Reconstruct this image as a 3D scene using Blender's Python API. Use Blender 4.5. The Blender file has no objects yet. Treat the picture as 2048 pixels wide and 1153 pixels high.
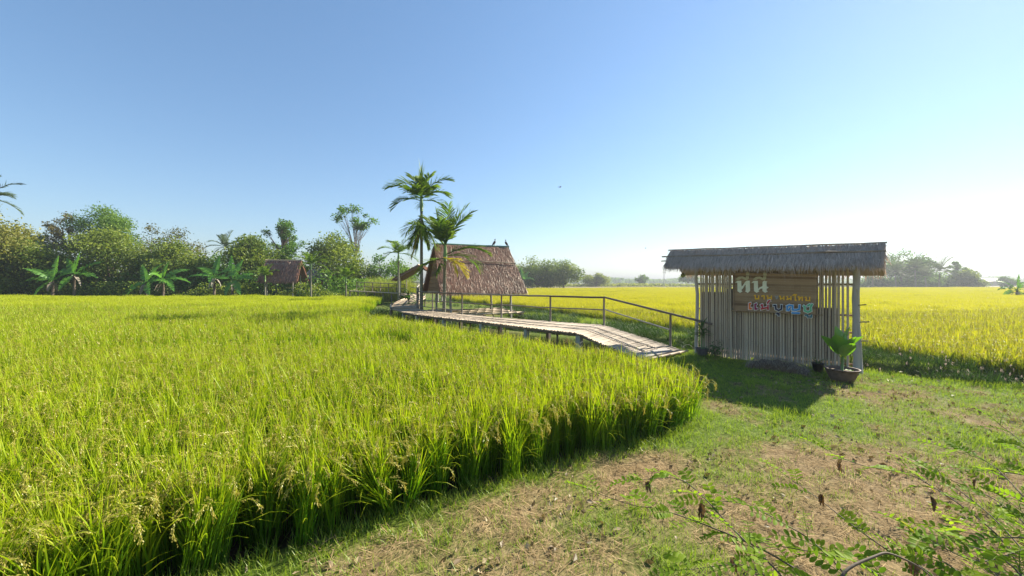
import bpy, math, random
import numpy as np
from mathutils import Vector, Matrix

# ------------------------------------------------------------------ camera
F, CX, HY, CH = 760.0, 1024.0, 565.0, 1.75      # focal length (px of the 2048 wide photo), horizon row, eye height
scene = bpy.context.scene
cam_d = bpy.data.cameras.new('camera'); cam = bpy.data.objects.new('camera', cam_d)
scene.collection.objects.link(cam); scene.camera = cam
cam.location = (0, 0, CH); cam.rotation_euler = (math.radians(90), 0, 0)
cam_d.sensor_width = 36; cam_d.lens = 36 * F / 2048
cam_d.shift_y = -(576.5 - HY) / 2048
cam_d.clip_start = 0.05; cam_d.clip_end = 6000

# ------------------------------------------------------------------ light
SUN_AZ, SUN_EL = math.radians(57), math.radians(33)
SV = Vector((math.sin(SUN_AZ) * math.cos(SUN_EL), math.cos(SUN_AZ) * math.cos(SUN_EL), math.sin(SUN_EL)))
world = bpy.data.worlds.new('World'); scene.world = world; world.use_nodes = True
wn = world.node_tree.nodes; wl = world.node_tree.links
bg = wn['Background']; sky = wn.new('ShaderNodeTexSky'); sky.sky_type = 'NISHITA'
sky.sun_disc = False; sky.sun_elevation = SUN_EL; sky.sun_rotation = SUN_AZ
sky.air_density = 1.0; sky.dust_density = 0.05; sky.ozone_density = 3.0; sky.altitude = 0
hsv = wn.new('ShaderNodeHueSaturation'); hsv.inputs['Saturation'].default_value = 1.20; gam = wn.new('ShaderNodeGamma'); gam.inputs[1].default_value = 0.78
wl.new(sky.outputs[0], gam.inputs[0]); wl.new(gam.outputs[0], hsv.inputs['Color']); wl.new(hsv.outputs[0], bg.inputs[0]); bg.inputs[1].default_value = 0.098
sun_d = bpy.data.lights.new('sun', 'SUN'); sun_d.energy = 5.0; sun_d.angle = math.radians(0.55); sun_d.color = (1.0, 0.93, 0.80)
sun = bpy.data.objects.new('sun', sun_d); scene.collection.objects.link(sun)
sun.rotation_euler = SV.to_track_quat('Z', 'Y').to_euler(); sun.location = (20, 12, 20)
scene.view_settings.view_transform = 'Standard'; scene.view_settings.look = 'None'
scene.view_settings.gamma = 1; scene.view_settings.use_curve_mapping = False
scene.view_settings.exposure = 1.5
scene.cycles.use_denoising = True
scene.cycles.max_bounces = 6; scene.cycles.diffuse_bounces = 3; scene.cycles.transmission_bounces = 4
scene.cycles.volume_bounces = 0; scene.cycles.transparent_max_bounces = 4

# ------------------------------------------------------------------ helpers
rng = np.random.default_rng(7); R = random.Random(11)
col = scene.collection
def at(px, py, d): return Vector(((px - CX) / F * d, d, CH + (HY - py) / F * d))
def gp(px, py, z=0.0):
    d = F * (CH - z) / (py - HY); return Vector(((px - CX) / F * d, d, z))
def xat(px, d): return (px - CX) / F * d
def zat(py, d): return CH + (HY - py) / F * d

class MB:
    """collects geometry for ONE mesh object; v = random tint, t = position along a leaf"""
    def __init__(s): s.V = []; s.L = []; s.S = []; s.A = []; s.T = []; s.n = 0
    def add(s, V, Fc, v=0.5, t=0.0):
        V = np.asarray(V, float).reshape(-1, 3); m = len(V)
        s.V.append(V)
        s.A.append(np.broadcast_to(np.asarray(v, float), (m,))); s.T.append(np.broadcast_to(np.asarray(t, float), (m,)))
        if isinstance(Fc, np.ndarray):
            s.L.append((Fc + s.n).ravel()); s.S.append(np.full(len(Fc), Fc.shape[1]))
        else:
            for f in Fc: s.L.append(np.asarray(f) + s.n); s.S.append(np.array([len(f)]))
        s.n += m; return s
    def mesh(s, name, mat, smooth=False):
        me = bpy.data.meshes.new(name)
        V = np.concatenate(s.V); L = np.concatenate(s.L).astype(np.int32); S = np.concatenate(s.S).astype(np.int32)
        me.vertices.add(len(V)); me.vertices.foreach_set('co', V.astype(np.float32).ravel())
        me.loops.add(len(L)); me.loops.foreach_set('vertex_index', L)
        st = np.concatenate([[0], np.cumsum(S)[:-1]]).astype(np.int32)
        me.polygons.add(len(S)); me.polygons.foreach_set('loop_start', st)
        me.update(calc_edges=True); me.validate()
        for nm, arr in (('v', s.A), ('t', s.T)):
            a = me.attributes.new(nm, 'FLOAT', 'POINT'); a.data.foreach_set('value', np.concatenate(arr).astype(np.float32))
        me.shade_smooth() if smooth else me.shade_flat()
        me.materials.append(mat); return me
    def build(s, name, mat, parent=None, smooth=False):
        return link(name, s.mesh(name, mat, smooth), parent)
    # ---- shapes
    def box(s, c, size, rz=0.0, v=0.5):
        sx, sy, sz = [q / 2 for q in size]; c = np.array(c)
        V = np.array([(a * sx, b * sy, e * sz) for e in (-1, 1) for b in (-1, 1) for a in (-1, 1)], float)
        co, si = math.cos(rz), math.sin(rz)
        V = np.stack([V[:, 0] * co - V[:, 1] * si, V[:, 0] * si + V[:, 1] * co, V[:, 2]], 1) + c
        return s.add(V, [(0, 2, 3, 1), (4, 5, 7, 6), (0, 1, 5, 4), (2, 6, 7, 3), (0, 4, 6, 2), (1, 3, 7, 5)], v)
    def hexa(s, P, v=0.5):                  # 8 corners: bottom loop of 4, top loop of 4
        return s.add(P, [(3, 2, 1, 0), (4, 5, 6, 7), (0, 1, 5, 4), (1, 2, 6, 5), (2, 3, 7, 6), (3, 0, 4, 7)], v)
    def tube(s, pts, rad, n=8, v=0.5, cap=True, t=None):
        P = np.array([tuple(p) for p in pts], float); m = len(P)
        r = np.broadcast_to(np.asarray(rad, float), (m,))
        T = np.gradient(P, axis=0); T /= np.linalg.norm(T, axis=1)[:, None] + 1e-9
        ref = np.array([0, 0, 1.0]) if abs(T[:, 2]).mean() < 0.8 else np.array([1.0, 0, 0])
        a = np.cross(T, ref); a /= np.linalg.norm(a, axis=1)[:, None] + 1e-9; b = np.cross(T, a)
        th = np.linspace(0, 2 * math.pi, n, endpoint=False)
        V = P[:, None] + r[:, None, None] * (np.cos(th)[None, :, None] * a[:, None] + np.sin(th)[None, :, None] * b[:, None])
        q = []
        for i in range(m - 1):
            for j in range(n):
                k = (j + 1) % n; q.append((i * n + j, i * n + k, (i + 1) * n + k, (i + 1) * n + j))
        q = [tuple(x) for x in q]
        if cap: q += [tuple(range(n)), tuple(range((m - 1) * n, m * n))[::-1]]
        tt = np.repeat(np.linspace(0, 1, m), n) if t is None else t
        return s.add(V.reshape(-1, 3), q, v, tt)
    def lathe(s, prof, c=(0, 0, 0), n=20, v=0.5):
        c = np.array(c, float); th = np.linspace(0, 2 * math.pi, n, endpoint=False); m = len(prof)
        V = np.array([(r * math.cos(a), r * math.sin(a), z) for r, z in prof for a in th]) + c
        q = [(i * n + j, i * n + (j + 1) % n, (i + 1) * n + (j + 1) % n, (i + 1) * n + j) for i in range(m - 1) for j in range(n)]
        return s.add(V, q, v)
    def blades(s, P, az, ln, lean, curve, w, nseg=3, tip=0.12, twist=0.6, v=None, t0=0.0, t1=1.0, prof=None):
        """many grass-like blades at once"""
        P = np.asarray(P, float); n = len(P)
        az, ln, lean, curve, w = [np.broadcast_to(np.asarray(q, float), (n,)) for q in (az, ln, lean, curve, w)]
        pos = P.copy(); C = [pos.copy()]
        for k in range(nseg):
            th = lean + curve * ((k + 0.5) / nseg) ** 1.6
            st = ln / nseg
            pos = pos + np.stack([np.sin(th) * np.cos(az), np.sin(th) * np.sin(az), np.cos(th)], 1) * st[:, None]
            C.append(pos.copy())
        ta = az + math.pi / 2 + rng.uniform(-twist, twist, n)
        side = np.stack([np.cos(ta), np.sin(ta), rng.uniform(-.15, .15, n)], 1)
        if prof is None: prof = [max(tip, 1 - (k / nseg) ** 1.7) if k else 0.7 for k in range(nseg + 1)]
        V = np.zeros((n, nseg + 1, 2, 3))
        for k in range(nseg + 1):
            h = side * (w * prof[k] / 2)[:, None]
            V[:, k, 0] = C[k] - h; V[:, k, 1] = C[k] + h
        base = (np.arange(n) * (nseg + 1) * 2)[:, None]
        q = np.concatenate([base + np.array([[2 * k, 2 * k + 1, 2 * k + 3, 2 * k + 2]]) for k in range(nseg)], 0)
        vv = rng.random(n) if v is None else np.broadcast_to(np.asarray(v, float), (n,))
        vv = np.repeat(vv, (nseg + 1) * 2)
        tt = np.tile(np.repeat(np.linspace(t0, t1, nseg + 1), 2), n)
        return s.add(V.reshape(-1, 3), q, vv, tt)
    def leaves(s, P, size, v, up=0.3, asp=0.55, nrm=None, t=0.5):
        """diamond leaf faces with random orientation"""
        P = np.asarray(P, float); n = len(P); size = np.broadcast_to(np.asarray(size, float), (n,))
        a = rng.normal(size=(n, 3)); a[:, 2] *= 0.7; a[:, 2] -= 0.25; a /= np.linalg.norm(a, axis=1)[:, None]
        b = rng.normal(size=(n, 3)); b -= a * (a * b).sum(1)[:, None]; b /= np.linalg.norm(b, axis=1)[:, None]
        nn = np.cross(a, b); flip = nn[:, 2] < -up; b[flip] *= -1
        A = a * (size / 2)[:, None]; B = b * (size * asp / 2)[:, None]; nz = np.cross(a, b) * (size * .10)[:, None]
        V = np.stack([P - A, P - B * 1 + nz, P + A, P + B + nz], 1).reshape(-1, 3)
        q = np.arange(n * 4).reshape(n, 4)
        return s.add(V, q, np.repeat(np.broadcast_to(np.asarray(v, float), (n,)), 4), t)

def link(name, me, parent=None):
    o = bpy.data.objects.new(name, me); col.objects.link(o)
    if parent is not None: o.parent = parent
    return o
def empty(name, loc=(0, 0, 0), rz=0.0):
    o = bpy.data.objects.new(name, None); col.objects.link(o); o.location = loc; o.rotation_euler = (0, 0, rz)
    o.empty_display_size = 0.2; return o
def tag(o, label=None, cat=None, group=None, kind=None):
    if label: o['label'] = label
    if cat: o['category'] = cat
    if group: o['group'] = group
    if kind: o['kind'] = kind
    return o

def vnoise(x, y, s=1.0, seed=0):
    x = np.asarray(x, float) / s; y = np.asarray(y, float) / s
    xi = np.floor(x).astype(np.int64); yi = np.floor(y).astype(np.int64); fx = x - xi; fy = y - yi
    fx = fx * fx * (3 - 2 * fx); fy = fy * fy * (3 - 2 * fy)
    def h(a, b):
        n = (a * 374761393 + b * 668265263 + seed * 974711) & 0x7fffffff
        n = ((n ^ (n >> 13)) * 1274126177) & 0x7fffffff
        return ((n ^ (n >> 16)) & 0xffff) / 65535.0
    return (h(xi, yi) * (1 - fx) + h(xi + 1, yi) * fx) * (1 - fy) + (h(xi, yi + 1) * (1 - fx) + h(xi + 1, yi + 1) * fx) * fy
def fbm(x, y, s=1.0, seed=0): return .55 * vnoise(x, y, s, seed) + .3 * vnoise(x, y, s / 2.1, seed + 5) + .15 * vnoise(x, y, s / 4.3, seed + 9)
def sstep(a, b, x): t = np.clip((x - a) / (b - a), 0, 1); return t * t * (3 - 2 * t)
def seg_dist(P, A, B):
    A = np.array(A, float); B = np.array(B, float); d = B - A
    t = np.clip(((P - A) @ d) / (d @ d), 0, 1); return np.linalg.norm(P - (A + t[:, None] * d), axis=1)
def line_dist(P, pl): return np.min([seg_dist(P, pl[i], pl[i + 1]) for i in range(len(pl) - 1)], 0)
def inside(P, poly):
    x, y = P[:, 0], P[:, 1]; c = np.zeros(len(P), bool); n = len(poly)
    for i in range(n):
        x1, y1 = poly[i]; x2, y2 = poly[(i + 1) % n]
        if y1 == y2: continue
        c ^= ((y1 > y) != (y2 > y)) & (x < (x2 - x1) * (y - y1) / (y2 - y1) + x1)
    return c
def sdist(P, poly):
    d = line_dist(P, list(poly) + [poly[0]]); return np.where(inside(P, poly), -d, d)

# ------------------------------------------------------------------ materials
def mat_base(name):
    m = bpy.data.materials.new(name); m.use_nodes = True; nt = m.node_tree
    for n in list(nt.nodes): nt.nodes.remove(n)
    out = nt.nodes.new('ShaderNodeOutputMaterial'); return m, nt, out
def N(nt, t, **k):
    n = nt.nodes.new(t)
    for a, b in k.items(): setattr(n, a, b)
    return n
def ramp(nt, src, stops):
    r = N(nt, 'ShaderNodeValToRGB'); e = r.color_ramp.elements
    while len(e) < len(stops): e.new(0.5)
    for i, (p, c) in enumerate(stops): e[i].position = p; e[i].color = (*c, 1)
    nt.links.new(src, r.inputs[0]); return r.outputs[0]
def mixc(nt, f, a, b, mode='MIX'):
    m = N(nt, 'ShaderNodeMix', data_type='RGBA', blend_type=mode)
    for s, q in ((0, f), (6, a), (7, b)):
        if isinstance(q, (int, float)): m.inputs[s].default_value = q
        elif isinstance(q, tuple): m.inputs[s].default_value = (*q, 1)
        else: nt.links.new(q, m.inputs[s])
    return m.outputs[2]
def mth(nt, op, a, b=0.0):
    m = N(nt, 'ShaderNodeMath', operation=op)
    for i, q in enumerate((a, b)):
        if isinstance(q, (int, float)): m.inputs[i].default_value = q
        else: nt.links.new(q, m.inputs[i])
    return m.outputs[0]
def attr(nt, nm): return N(nt, 'ShaderNodeAttribute', attribute_name=nm).outputs['Fac']
def noise(nt, scale, detail=4, obj=True, sc=None, rough=.6):
    tc = N(nt, 'ShaderNodeTexCoord'); n = N(nt, 'ShaderNodeTexNoise'); n.inputs['Scale'].default_value = scale
    n.inputs['Detail'].default_value = detail; n.inputs['Roughness'].default_value = rough
    src = tc.outputs['Object']
    if sc:
        mp = N(nt, 'ShaderNodeMapping'); mp.inputs['Scale'].default_value = sc; nt.links.new(src, mp.inputs[0]); src = mp.outputs[0]
    nt.links.new(src, n.inputs['Vector']); return n.outputs['Fac']
def leaf_mat(name, c0, c1, tip=None, trans=0.5, gloss=0.025, tboost=(1.15, 1.15, .55), rand=True, rough=.45, patch=0.0):
    """leaf: diffuse + translucent + sheen; colour between c0 and c1 by tint, towards tip along the blade"""
    m, nt, out = mat_base(name)
    f = attr(nt, 'v')
    if rand:
        oi = N(nt, 'ShaderNodeObjectInfo'); f = mth(nt, 'ADD', mth(nt, 'MULTIPLY', f, .65), mth(nt, 'MULTIPLY', oi.outputs['Random'], .35))
    if patch:
        pn_ = N(nt, 'ShaderNodeTexNoise'); pn_.inputs['Scale'].default_value = .16; pn_.inputs['Detail'].default_value = 3; nt.links.new(oi.outputs['Location'], pn_.inputs['Vector'])
        f = mth(nt, 'ADD', f, mth(nt, 'MULTIPLY', mth(nt, 'SUBTRACT', pn_.outputs['Fac'], .5), patch))
    c = mixc(nt, f, c0, c1)
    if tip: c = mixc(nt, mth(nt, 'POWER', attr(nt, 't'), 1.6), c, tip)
    d = N(nt, 'ShaderNodeBsdfDiffuse'); nt.links.new(c, d.inputs[0])
    tr = N(nt, 'ShaderNodeBsdfTranslucent'); tc = mixc(nt, 1.0, c, tboost, 'MULTIPLY'); nt.links.new(tc, tr.inputs[0])
    mx = N(nt, 'ShaderNodeMixShader'); mx.inputs[0].default_value = trans
    nt.links.new(d.outputs[0], mx.inputs[1]); nt.links.new(tr.outputs[0], mx.inputs[2])
    g = N(nt, 'ShaderNodeBsdfGlossy'); g.inputs['Roughness'].default_value = rough; g.inputs[0].default_value = (.9, .95, .85, 1)
    m2 = N(nt, 'ShaderNodeMixShader'); m2.inputs[0].default_value = gloss
    nt.links.new(mx.outputs[0], m2.inputs[1]); nt.links.new(g.outputs[0], m2.inputs[2])
    nt.links.new(m2.outputs[0], out.inputs[0]); return m
def wood_mat(name, c0, c1, rough=.75, scale=8, stretch=(1, 1, .12), bump=.3, rand=True, spec=.3, trans=0.0):
    m, nt, out = mat_base(name); p = N(nt, 'ShaderNodeBsdfPrincipled')
    n = noise(nt, scale, 5, sc=stretch); v = attr(nt, 'v'); f = mth(nt, 'ADD', mth(nt, 'MULTIPLY', n, .62), mth(nt, 'MULTIPLY', v, .38))
    if rand:
        oi = N(nt, 'ShaderNodeObjectInfo'); f = mth(nt, 'ADD', mth(nt, 'MULTIPLY', f, .75), mth(nt, 'MULTIPLY', oi.outputs['Random'], .42))
    c = ramp(nt, f, [(.25, c0), (.8, c1)])
    nt.links.new(c, p.inputs['Base Color']); p.inputs['Roughness'].default_value = rough; p.inputs['Specular IOR Level'].default_value = spec
    b = N(nt, 'ShaderNodeBump'); b.inputs['Strength'].default_value = bump; b.inputs['Distance'].default_value = .01
    nt.links.new(n, b.inputs['Height']); nt.links.new(b.outputs[0], p.inputs['Normal'])
    nt.links.new(p.outputs[0], out.inputs[0]); return m
def plain_mat(name, c, rough=.6, spec=.3, var=.15, scale=12):
    m, nt, out = mat_base(name); p = N(nt, 'ShaderNodeBsdfPrincipled'); n = noise(nt, scale, 4)
    lo = tuple(q * (1 - var) for q in c); hi = tuple(min(1, q * (1 + var)) for q in c)
    nt.links.new(ramp(nt, n, [(.3, lo), (.7, hi)]), p.inputs['Base Color'])
    p.inputs['Roughness'].default_value = rough; p.inputs['Specular IOR Level'].default_value = spec
    nt.links.new(p.outputs[0], out.inputs[0]); return m

M = {}
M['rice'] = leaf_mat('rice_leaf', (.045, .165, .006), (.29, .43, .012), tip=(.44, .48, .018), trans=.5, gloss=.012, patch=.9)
M['rice_gold'] = leaf_mat('ripening_rice_leaf', (.07, .17, .008), (.31, .34, .014), tip=(.47, .43, .022), trans=.5, gloss=.015, patch=1.4)
M['panicle'] = leaf_mat('rice_panicle', (.30, .29, .045), (.50, .42, .09), trans=.4, gloss=.04, tboost=(1.1, 1.0, .7))
M['grass'] = leaf_mat('grass_blade', (.085, .20, .010), (.26, .38, .022), tip=(.34, .40, .04), trans=.45)
M['straw'] = leaf_mat('dry_straw', (.15, .10, .045), (.60, .44, .24), trans=.2, gloss=.0, tboost=(1, .9, .7))
M['litter'] = leaf_mat('leaf_litter', (.08, .05, .025), (.42, .32, .20), trans=.2)
M['weed'] = leaf_mat('bank_weed', (.016, .048, .008), (.055, .11, .015), trans=.35)
M['foxtail'] = leaf_mat('seed_head', (.55, .42, .36), (.75, .62, .52), trans=.45, gloss=.0, tboost=(1, .95, .9))
M['thatch'] = leaf_mat('thatch_straw', (.135, .064, .042), (.46, .235, .155), trans=.15, gloss=.05, tboost=(1, .8, .6), rand=False)
M['thatch_grey'] = leaf_mat('weathered_thatch', (.34, .26, .20), (.68, .54, .43), trans=.2, gloss=.03, tboost=(1, .9, .8), rand=False)
M['bamboo_grey'] = wood_mat('weathered_bamboo', (.18, .13, .085), (.50, .39, .27), scale=9)
M['bamboo_tan'] = wood_mat('dry_bamboo', (.20, .12, .06), (.44, .31, .18), scale=9)
M['gable'] = wood_mat('gable_board', (.11, .055, .025), (.30, .16, .075), scale=9)
M['backing'] = wood_mat('bamboo_mat', (.035, .026, .02), (.10, .075, .055), scale=20, stretch=(1, 1, 1))
M['straw_old'] = leaf_mat('old_straw', (.17, .14, .11), (.42, .36, .29), trans=.15)
M['slat'] = wood_mat('bleached_bamboo_slat', (.20, .150, .095), (.44, .35, .245), scale=7, stretch=(.12, 1, 1), rough=.65)
M['rail'] = wood_mat('dark_bamboo_rail', (.10, .075, .055), (.26, .21, .165), scale=8, stretch=(1, 1, 1))
M['post'] = wood_mat('grey_wood_post', (.22, .19, .16), (.42, .38, .33), scale=9)
M['concrete'] = wood_mat('concrete_post', (.26, .27, .26), (.42, .43, .41), scale=9, stretch=(1, 1, 1), rand=False)
M['bark'] = wood_mat('bark', (.07, .05, .035), (.19, .145, .10), scale=6, stretch=(1, 1, .3), bump=.6, rand=False)
M['palm_bark'] = wood_mat('palm_bark', (.10, .10, .065), (.28, .25, .18), scale=3, stretch=(.3, .3, 6), bump=.5, rand=False)
M['shaft'] = plain_mat('palm_crownshaft', (.12, .20, .05), rough=.4)
M['areca'] = leaf_mat('areca_leaf', (.028, .085, .010), (.11, .20, .018), tip=(.16, .23, .02), trans=.48, gloss=.012)
M['areca_yellow'] = leaf_mat('yellowing_areca_leaf', (.30, .27, .02), (.50, .40, .03), trans=.5)
M['coconut'] = leaf_mat('coconut_leaf', (.025, .055, .016), (.10, .14, .04), trans=.4)
M['banana'] = leaf_mat('banana_leaf', (.055, .20, .018), (.18, .38, .035), trans=.5, gloss=.04, rough=.35)
M['broad'] = leaf_mat('broad_plant_leaf', (.06, .20, .015), (.16, .36, .025), trans=.6, gloss=.08, tboost=(1.5, 1.3, .4))
M['spiky'] = leaf_mat('spiky_plant_leaf', (.03, .09, .015), (.10, .18, .03), trans=.4, gloss=.06)
M['shrub'] = leaf_mat('shrub_leaflet', (.080, .18, .014), (.27, .38, .03), trans=.55, gloss=.006)
M['shrub_yellow'] = leaf_mat('yellow_leaflet', (.40, .42, .02), (.55, .5, .03), trans=.5)
M['dead_leaf'] = leaf_mat('withered_leaf', (.05, .030, .018), (.20, .11, .06), trans=.2)
M['stem'] = wood_mat('shrub_stem', (.06, .045, .03), (.17, .13, .08), scale=20, stretch=(1, 1, 1), rand=False)
M['green_stem'] = plain_mat('green_stem', (.10, .18, .05))
def fol(n, a, b, **k): M[n] = leaf_mat(n, a, b, trans=k.pop('trans', .45), gloss=k.pop('gloss', .02), rand=False, **k)
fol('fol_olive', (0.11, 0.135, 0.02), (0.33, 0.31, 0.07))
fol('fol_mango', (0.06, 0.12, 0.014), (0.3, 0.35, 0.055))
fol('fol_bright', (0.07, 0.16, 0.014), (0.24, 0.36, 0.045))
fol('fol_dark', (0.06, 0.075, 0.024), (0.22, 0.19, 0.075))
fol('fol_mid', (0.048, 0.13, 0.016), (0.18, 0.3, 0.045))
fol('fol_brown', (0.12, 0.11, 0.035), (0.32, 0.26, 0.1))
fol('fol_reed', (0.16, 0.21, 0.03), (0.38, 0.4, 0.07))
M['terracotta'] = plain_mat('dark_terracotta', (.13, .085, .06), rough=.7, var=.3)
M['pot_grey'] = plain_mat('grey_pot', (.10, .085, .08), rough=.8, var=.3)
M['pot_black'] = plain_mat('black_plastic', (.012, .012, .013), rough=.4, spec=.5)
M['soil'] = plain_mat('soil', (.12, .08, .05), rough=.95, var=.4, scale=30)
M['sign'] = wood_mat('sign_bamboo_strip', (.15, .085, .042), (.34, .22, .115), scale=7, stretch=(.10, 1, 1))
for nm, c in dict(cream=(.72, .70, .52), cream2=(.48, .42, .24), amber=(.80, .42, .02), faded=(.30, .29, .26), orange=(.78, .17, .035), plum=(.28, .025, .085), crimson=(.45, .02, .035),
                  navy=(.012, .014, .045), blue=(.045, .26, .56), mint=(.12, .46, .24), teal=(.03, .13, .16), white=(.78, .76, .72)).items():
    M['paint_' + nm] = plain_mat('paint_' + nm, c, rough=.5, var=.08)
M['bird'] = plain_mat('bird_feather', (.07, .06, .055), rough=.8)
M['green_panel'] = plain_mat('green_panel', (.03, .20, .08), rough=.7)
M['ridge_green'] = plain_mat('faded_green_ridge', (.14, .25, .19), rough=.7)
M['tile'] = plain_mat('grey_roof_sheet', (.22, .20, .18), rough=.7, var=.2)
M['tin'] = plain_mat('blue_grey_sheet', (.10, .12, .15), rough=.5)
M['wall'] = plain_mat('pale_render', (.20, .17, .14), rough=.9)
M['gourd'] = plain_mat('green_gourd', (.16, .17, .03), rough=.5)
# ------------------------------------------------------------------ the lie of the land
NEAR = [gp(1281, 720, .08), gp(1154, 667, .5), gp(1049, 655, .5), gp(960, 644, .5), gp(885, 636, .5), gp(831, 629.5, .5), gp(805, 625, .5)]
FAR = [gp(1366, 702, .08), gp(1208, 651.5, .5), gp(1100, 644, .5), gp(1003, 636.5, .5), gp(924, 629.5, .5), gp(872, 624, .5), gp(838, 619.5, .5)]
HL, HR = gp(1395, 709), gp(1713, 748)                        # feet of the screen's end posts
HU = (HR - HL); HLEN = HU.length; HU.normalize(); HN = Vector((HU.y, -HU.x, 0));
if HN.y > 0: HN = -HN
RICE1 = [(-9, -3), (-4.2, .55), (-1.72, 2.35), (-.95, 2.88), (.52, 3.70), (1.80, 4.40), (2.25, 4.70), (2.42, 5.0), (2.35, 5.6), (1.85, 6.4), (1.25, 7.2), (-.35, 8.95),
         (-1.75, 10.4), (-3.4, 12.3), (-5.1, 14.4), (-6.9, 17.5), (-8.2, 21), (-9.6, 26), (-10.4, 30.5), (-14, 31.5), (-30, 33), (-62, 33), (-62, 10), (-30, -3)]
RICE2 = [(12.9, 4.0), (10.0, 6.9), (9.0, 9.2), (5.9, 14.2), (2.9, 20.6), (-2.5, 30.5), (-5.5, 36), (-4, 60), (6, 92), (40, 100), (160, 104), (160, 30), (60, 4.4)]
DITCH = [(-9.5, 24), (-5.2, 19.2), (-1.2, 15.6), (2.2, 13.2), (4.2, 11.4), (5.4, 9.9), (6.7, 8.4), (7.6, 7.65), (9.0, 6.95), (11, 5.9), (16, 3.0), (24, -1)]
def ground_z(x, y):
    x = np.asarray(x, float).ravel(); y = np.asarray(y, float).ravel(); P = np.stack([x, y], 1)
    z = .05 * (fbm(x, y, 1.8, 3) - .5) + .018 * (fbm(x, y, .35, 8) - .5)
    r1 = sdist(P, RICE1); z = z - .10 * sstep(.05, -.25, r1)
    # hollow between the rice and the walkway, extended under the deck to paint its shade
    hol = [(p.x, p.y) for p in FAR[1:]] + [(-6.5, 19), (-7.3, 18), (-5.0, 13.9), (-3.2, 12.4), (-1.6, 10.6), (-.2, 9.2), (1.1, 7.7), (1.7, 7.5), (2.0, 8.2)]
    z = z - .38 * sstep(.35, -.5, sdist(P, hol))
    dd = line_dist(P, DITCH); z = z - .62 * sstep(.75, .2, dd)
    r2 = sdist(P, RICE2); z = z - .28 * sstep(.6, -.3, r2)
    return z
def gz(x, y): return float(ground_z([x], [y])[0])
def dryness(x, y):
    x = np.asarray(x, float); y = np.asarray(y, float)
    n = fbm(x, y, 1.0, 21); n2 = fbm(x, y, .45, 33)
    base = 1.0 * sstep(4.9, 3.5, y + .10 * x)                     # the trodden front of the bank is dry
    spot = np.exp(-(((x - 5.3) / .9) ** 2 + ((y - 6.0) / .45) ** 2)) + np.exp(-(((x - 6.6) / 1.4) ** 2 + ((y - 4.6) / .7) ** 2)) + .7 * np.exp(-(((x - 3.0) / .8) ** 2 + ((y - 5.6) / .4) ** 2))
    edge = np.exp(-(line_dist(np.stack([x.ravel(), y.ravel()], 1), RICE1[1:9]).reshape(x.shape) / .22) ** 2)
    return np.clip(base * 1.0 + .55 * spot + (n - .5) * 1.7 + (n2 - .5) * 1.4 - .9 * edge - .05, 0, 1)

def axis(pts): return np.concatenate([np.arange(a, b, s) for a, b, s in pts])
gx = axis([(-2600, -200, 300), (-200, -70, 26), (-70, -16, 3), (-16, -4, .5), (-4, 14, .13), (14, 26, .6), (26, 80, 4), (80, 260, 30), (260, 2601, 300)])
gy = axis([(-400, -20, 95), (-20, -2, 3), (-2, 2, .4), (2, 16, .13), (16, 32, .4), (32, 60, 2), (60, 140, 10), (140, 400, 50), (400, 3001, 400)])
XX, YY = np.meshgrid(gx, gy); ZZ = ground_z(XX, YY).reshape(XX.shape)
ny, nx = XX.shape; idx = np.arange(nx * ny).reshape(ny, nx)
q = np.stack([idx[:-1, :-1], idx[:-1, 1:], idx[1:, 1:], idx[1:, :-1]], -1).reshape(-1, 4)
P2 = np.stack([XX.ravel(), YY.ravel()], 1)
lawn = dryness(XX, YY).ravel()
mud_deck_shade = np.maximum(sstep(-.06, -.30, ZZ.ravel()), sstep(.02, -.2, sdist(P2, RICE1)))  # mud; under the deck this dark also paints the shade below the walkway
mud_deck_shade = np.maximum(mud_deck_shade, sstep(.3, -.2, sdist(P2, RICE2)))
gm, nt, out = mat_base('bank_soil')
p = N(nt, 'ShaderNodeBsdfPrincipled'); p.inputs['Roughness'].default_value = .95; p.inputs['Specular IOR Level'].default_value = .1
n1 = noise(nt, 1.6, 6); n2 = noise(nt, 14, 5); n3 = noise(nt, 60, 4)
dryc = ramp(nt, n2, [(.25, (.12, .082, .038)), (.5, (.23, .165, .082)), (.75, (.36, .275, .15))])
grc = ramp(nt, n2, [(.25, (.055, .085, .012)), (.55, (.11, .155, .022)), (.8, (.21, .20, .055))])
mud_shadec = ramp(nt, n2, [(.3, (.022, .017, .011)), (.7, (.065, .048, .030))])  # mud colour, also used as painted shade beneath the deck
c = mixc(nt, attr(nt, 'v'), grc, dryc); c = mixc(nt, attr(nt, 't'), c, mud_shadec)
farc = ramp(nt, noise(nt, .02, 4), [(.35, (.16, .17, .05)), (.5, (.30, .24, .12)), (.65, (.20, .20, .06))])
geo = N(nt, 'ShaderNodeNewGeometry'); sx = N(nt, 'ShaderNodeSeparateXYZ'); nt.links.new(geo.outputs['Position'], sx.inputs[0])
fm = N(nt, 'ShaderNodeMapRange'); fm.inputs['From Min'].default_value = 80; fm.inputs['From Max'].default_value = 105; nt.links.new(sx.outputs[1], fm.inputs['Value'])
c = mixc(nt, fm.outputs[0], c, farc)
c = mixc(nt, .35, c, ramp(nt, n3, [(.3, (.35, .35, .35)), (.7, (1, 1, 1))]), 'MULTIPLY')
nt.links.new(c, p.inputs['Base Color'])
b = N(nt, 'ShaderNodeBump'); b.inputs['Strength'].default_value = .7; b.inputs['Distance'].default_value = .03; nt.links.new(n2, b.inputs['Height']); nt.links.new(b.outputs[0], p.inputs['Normal'])
nt.links.new(p.outputs[0], out.inputs[0])
g = MB().add(np.stack([XX.ravel(), YY.ravel(), ZZ.ravel()], 1), q, lawn, mud_deck_shade).build('ground', gm, None, True); g['kind'] = 'structure'

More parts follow.
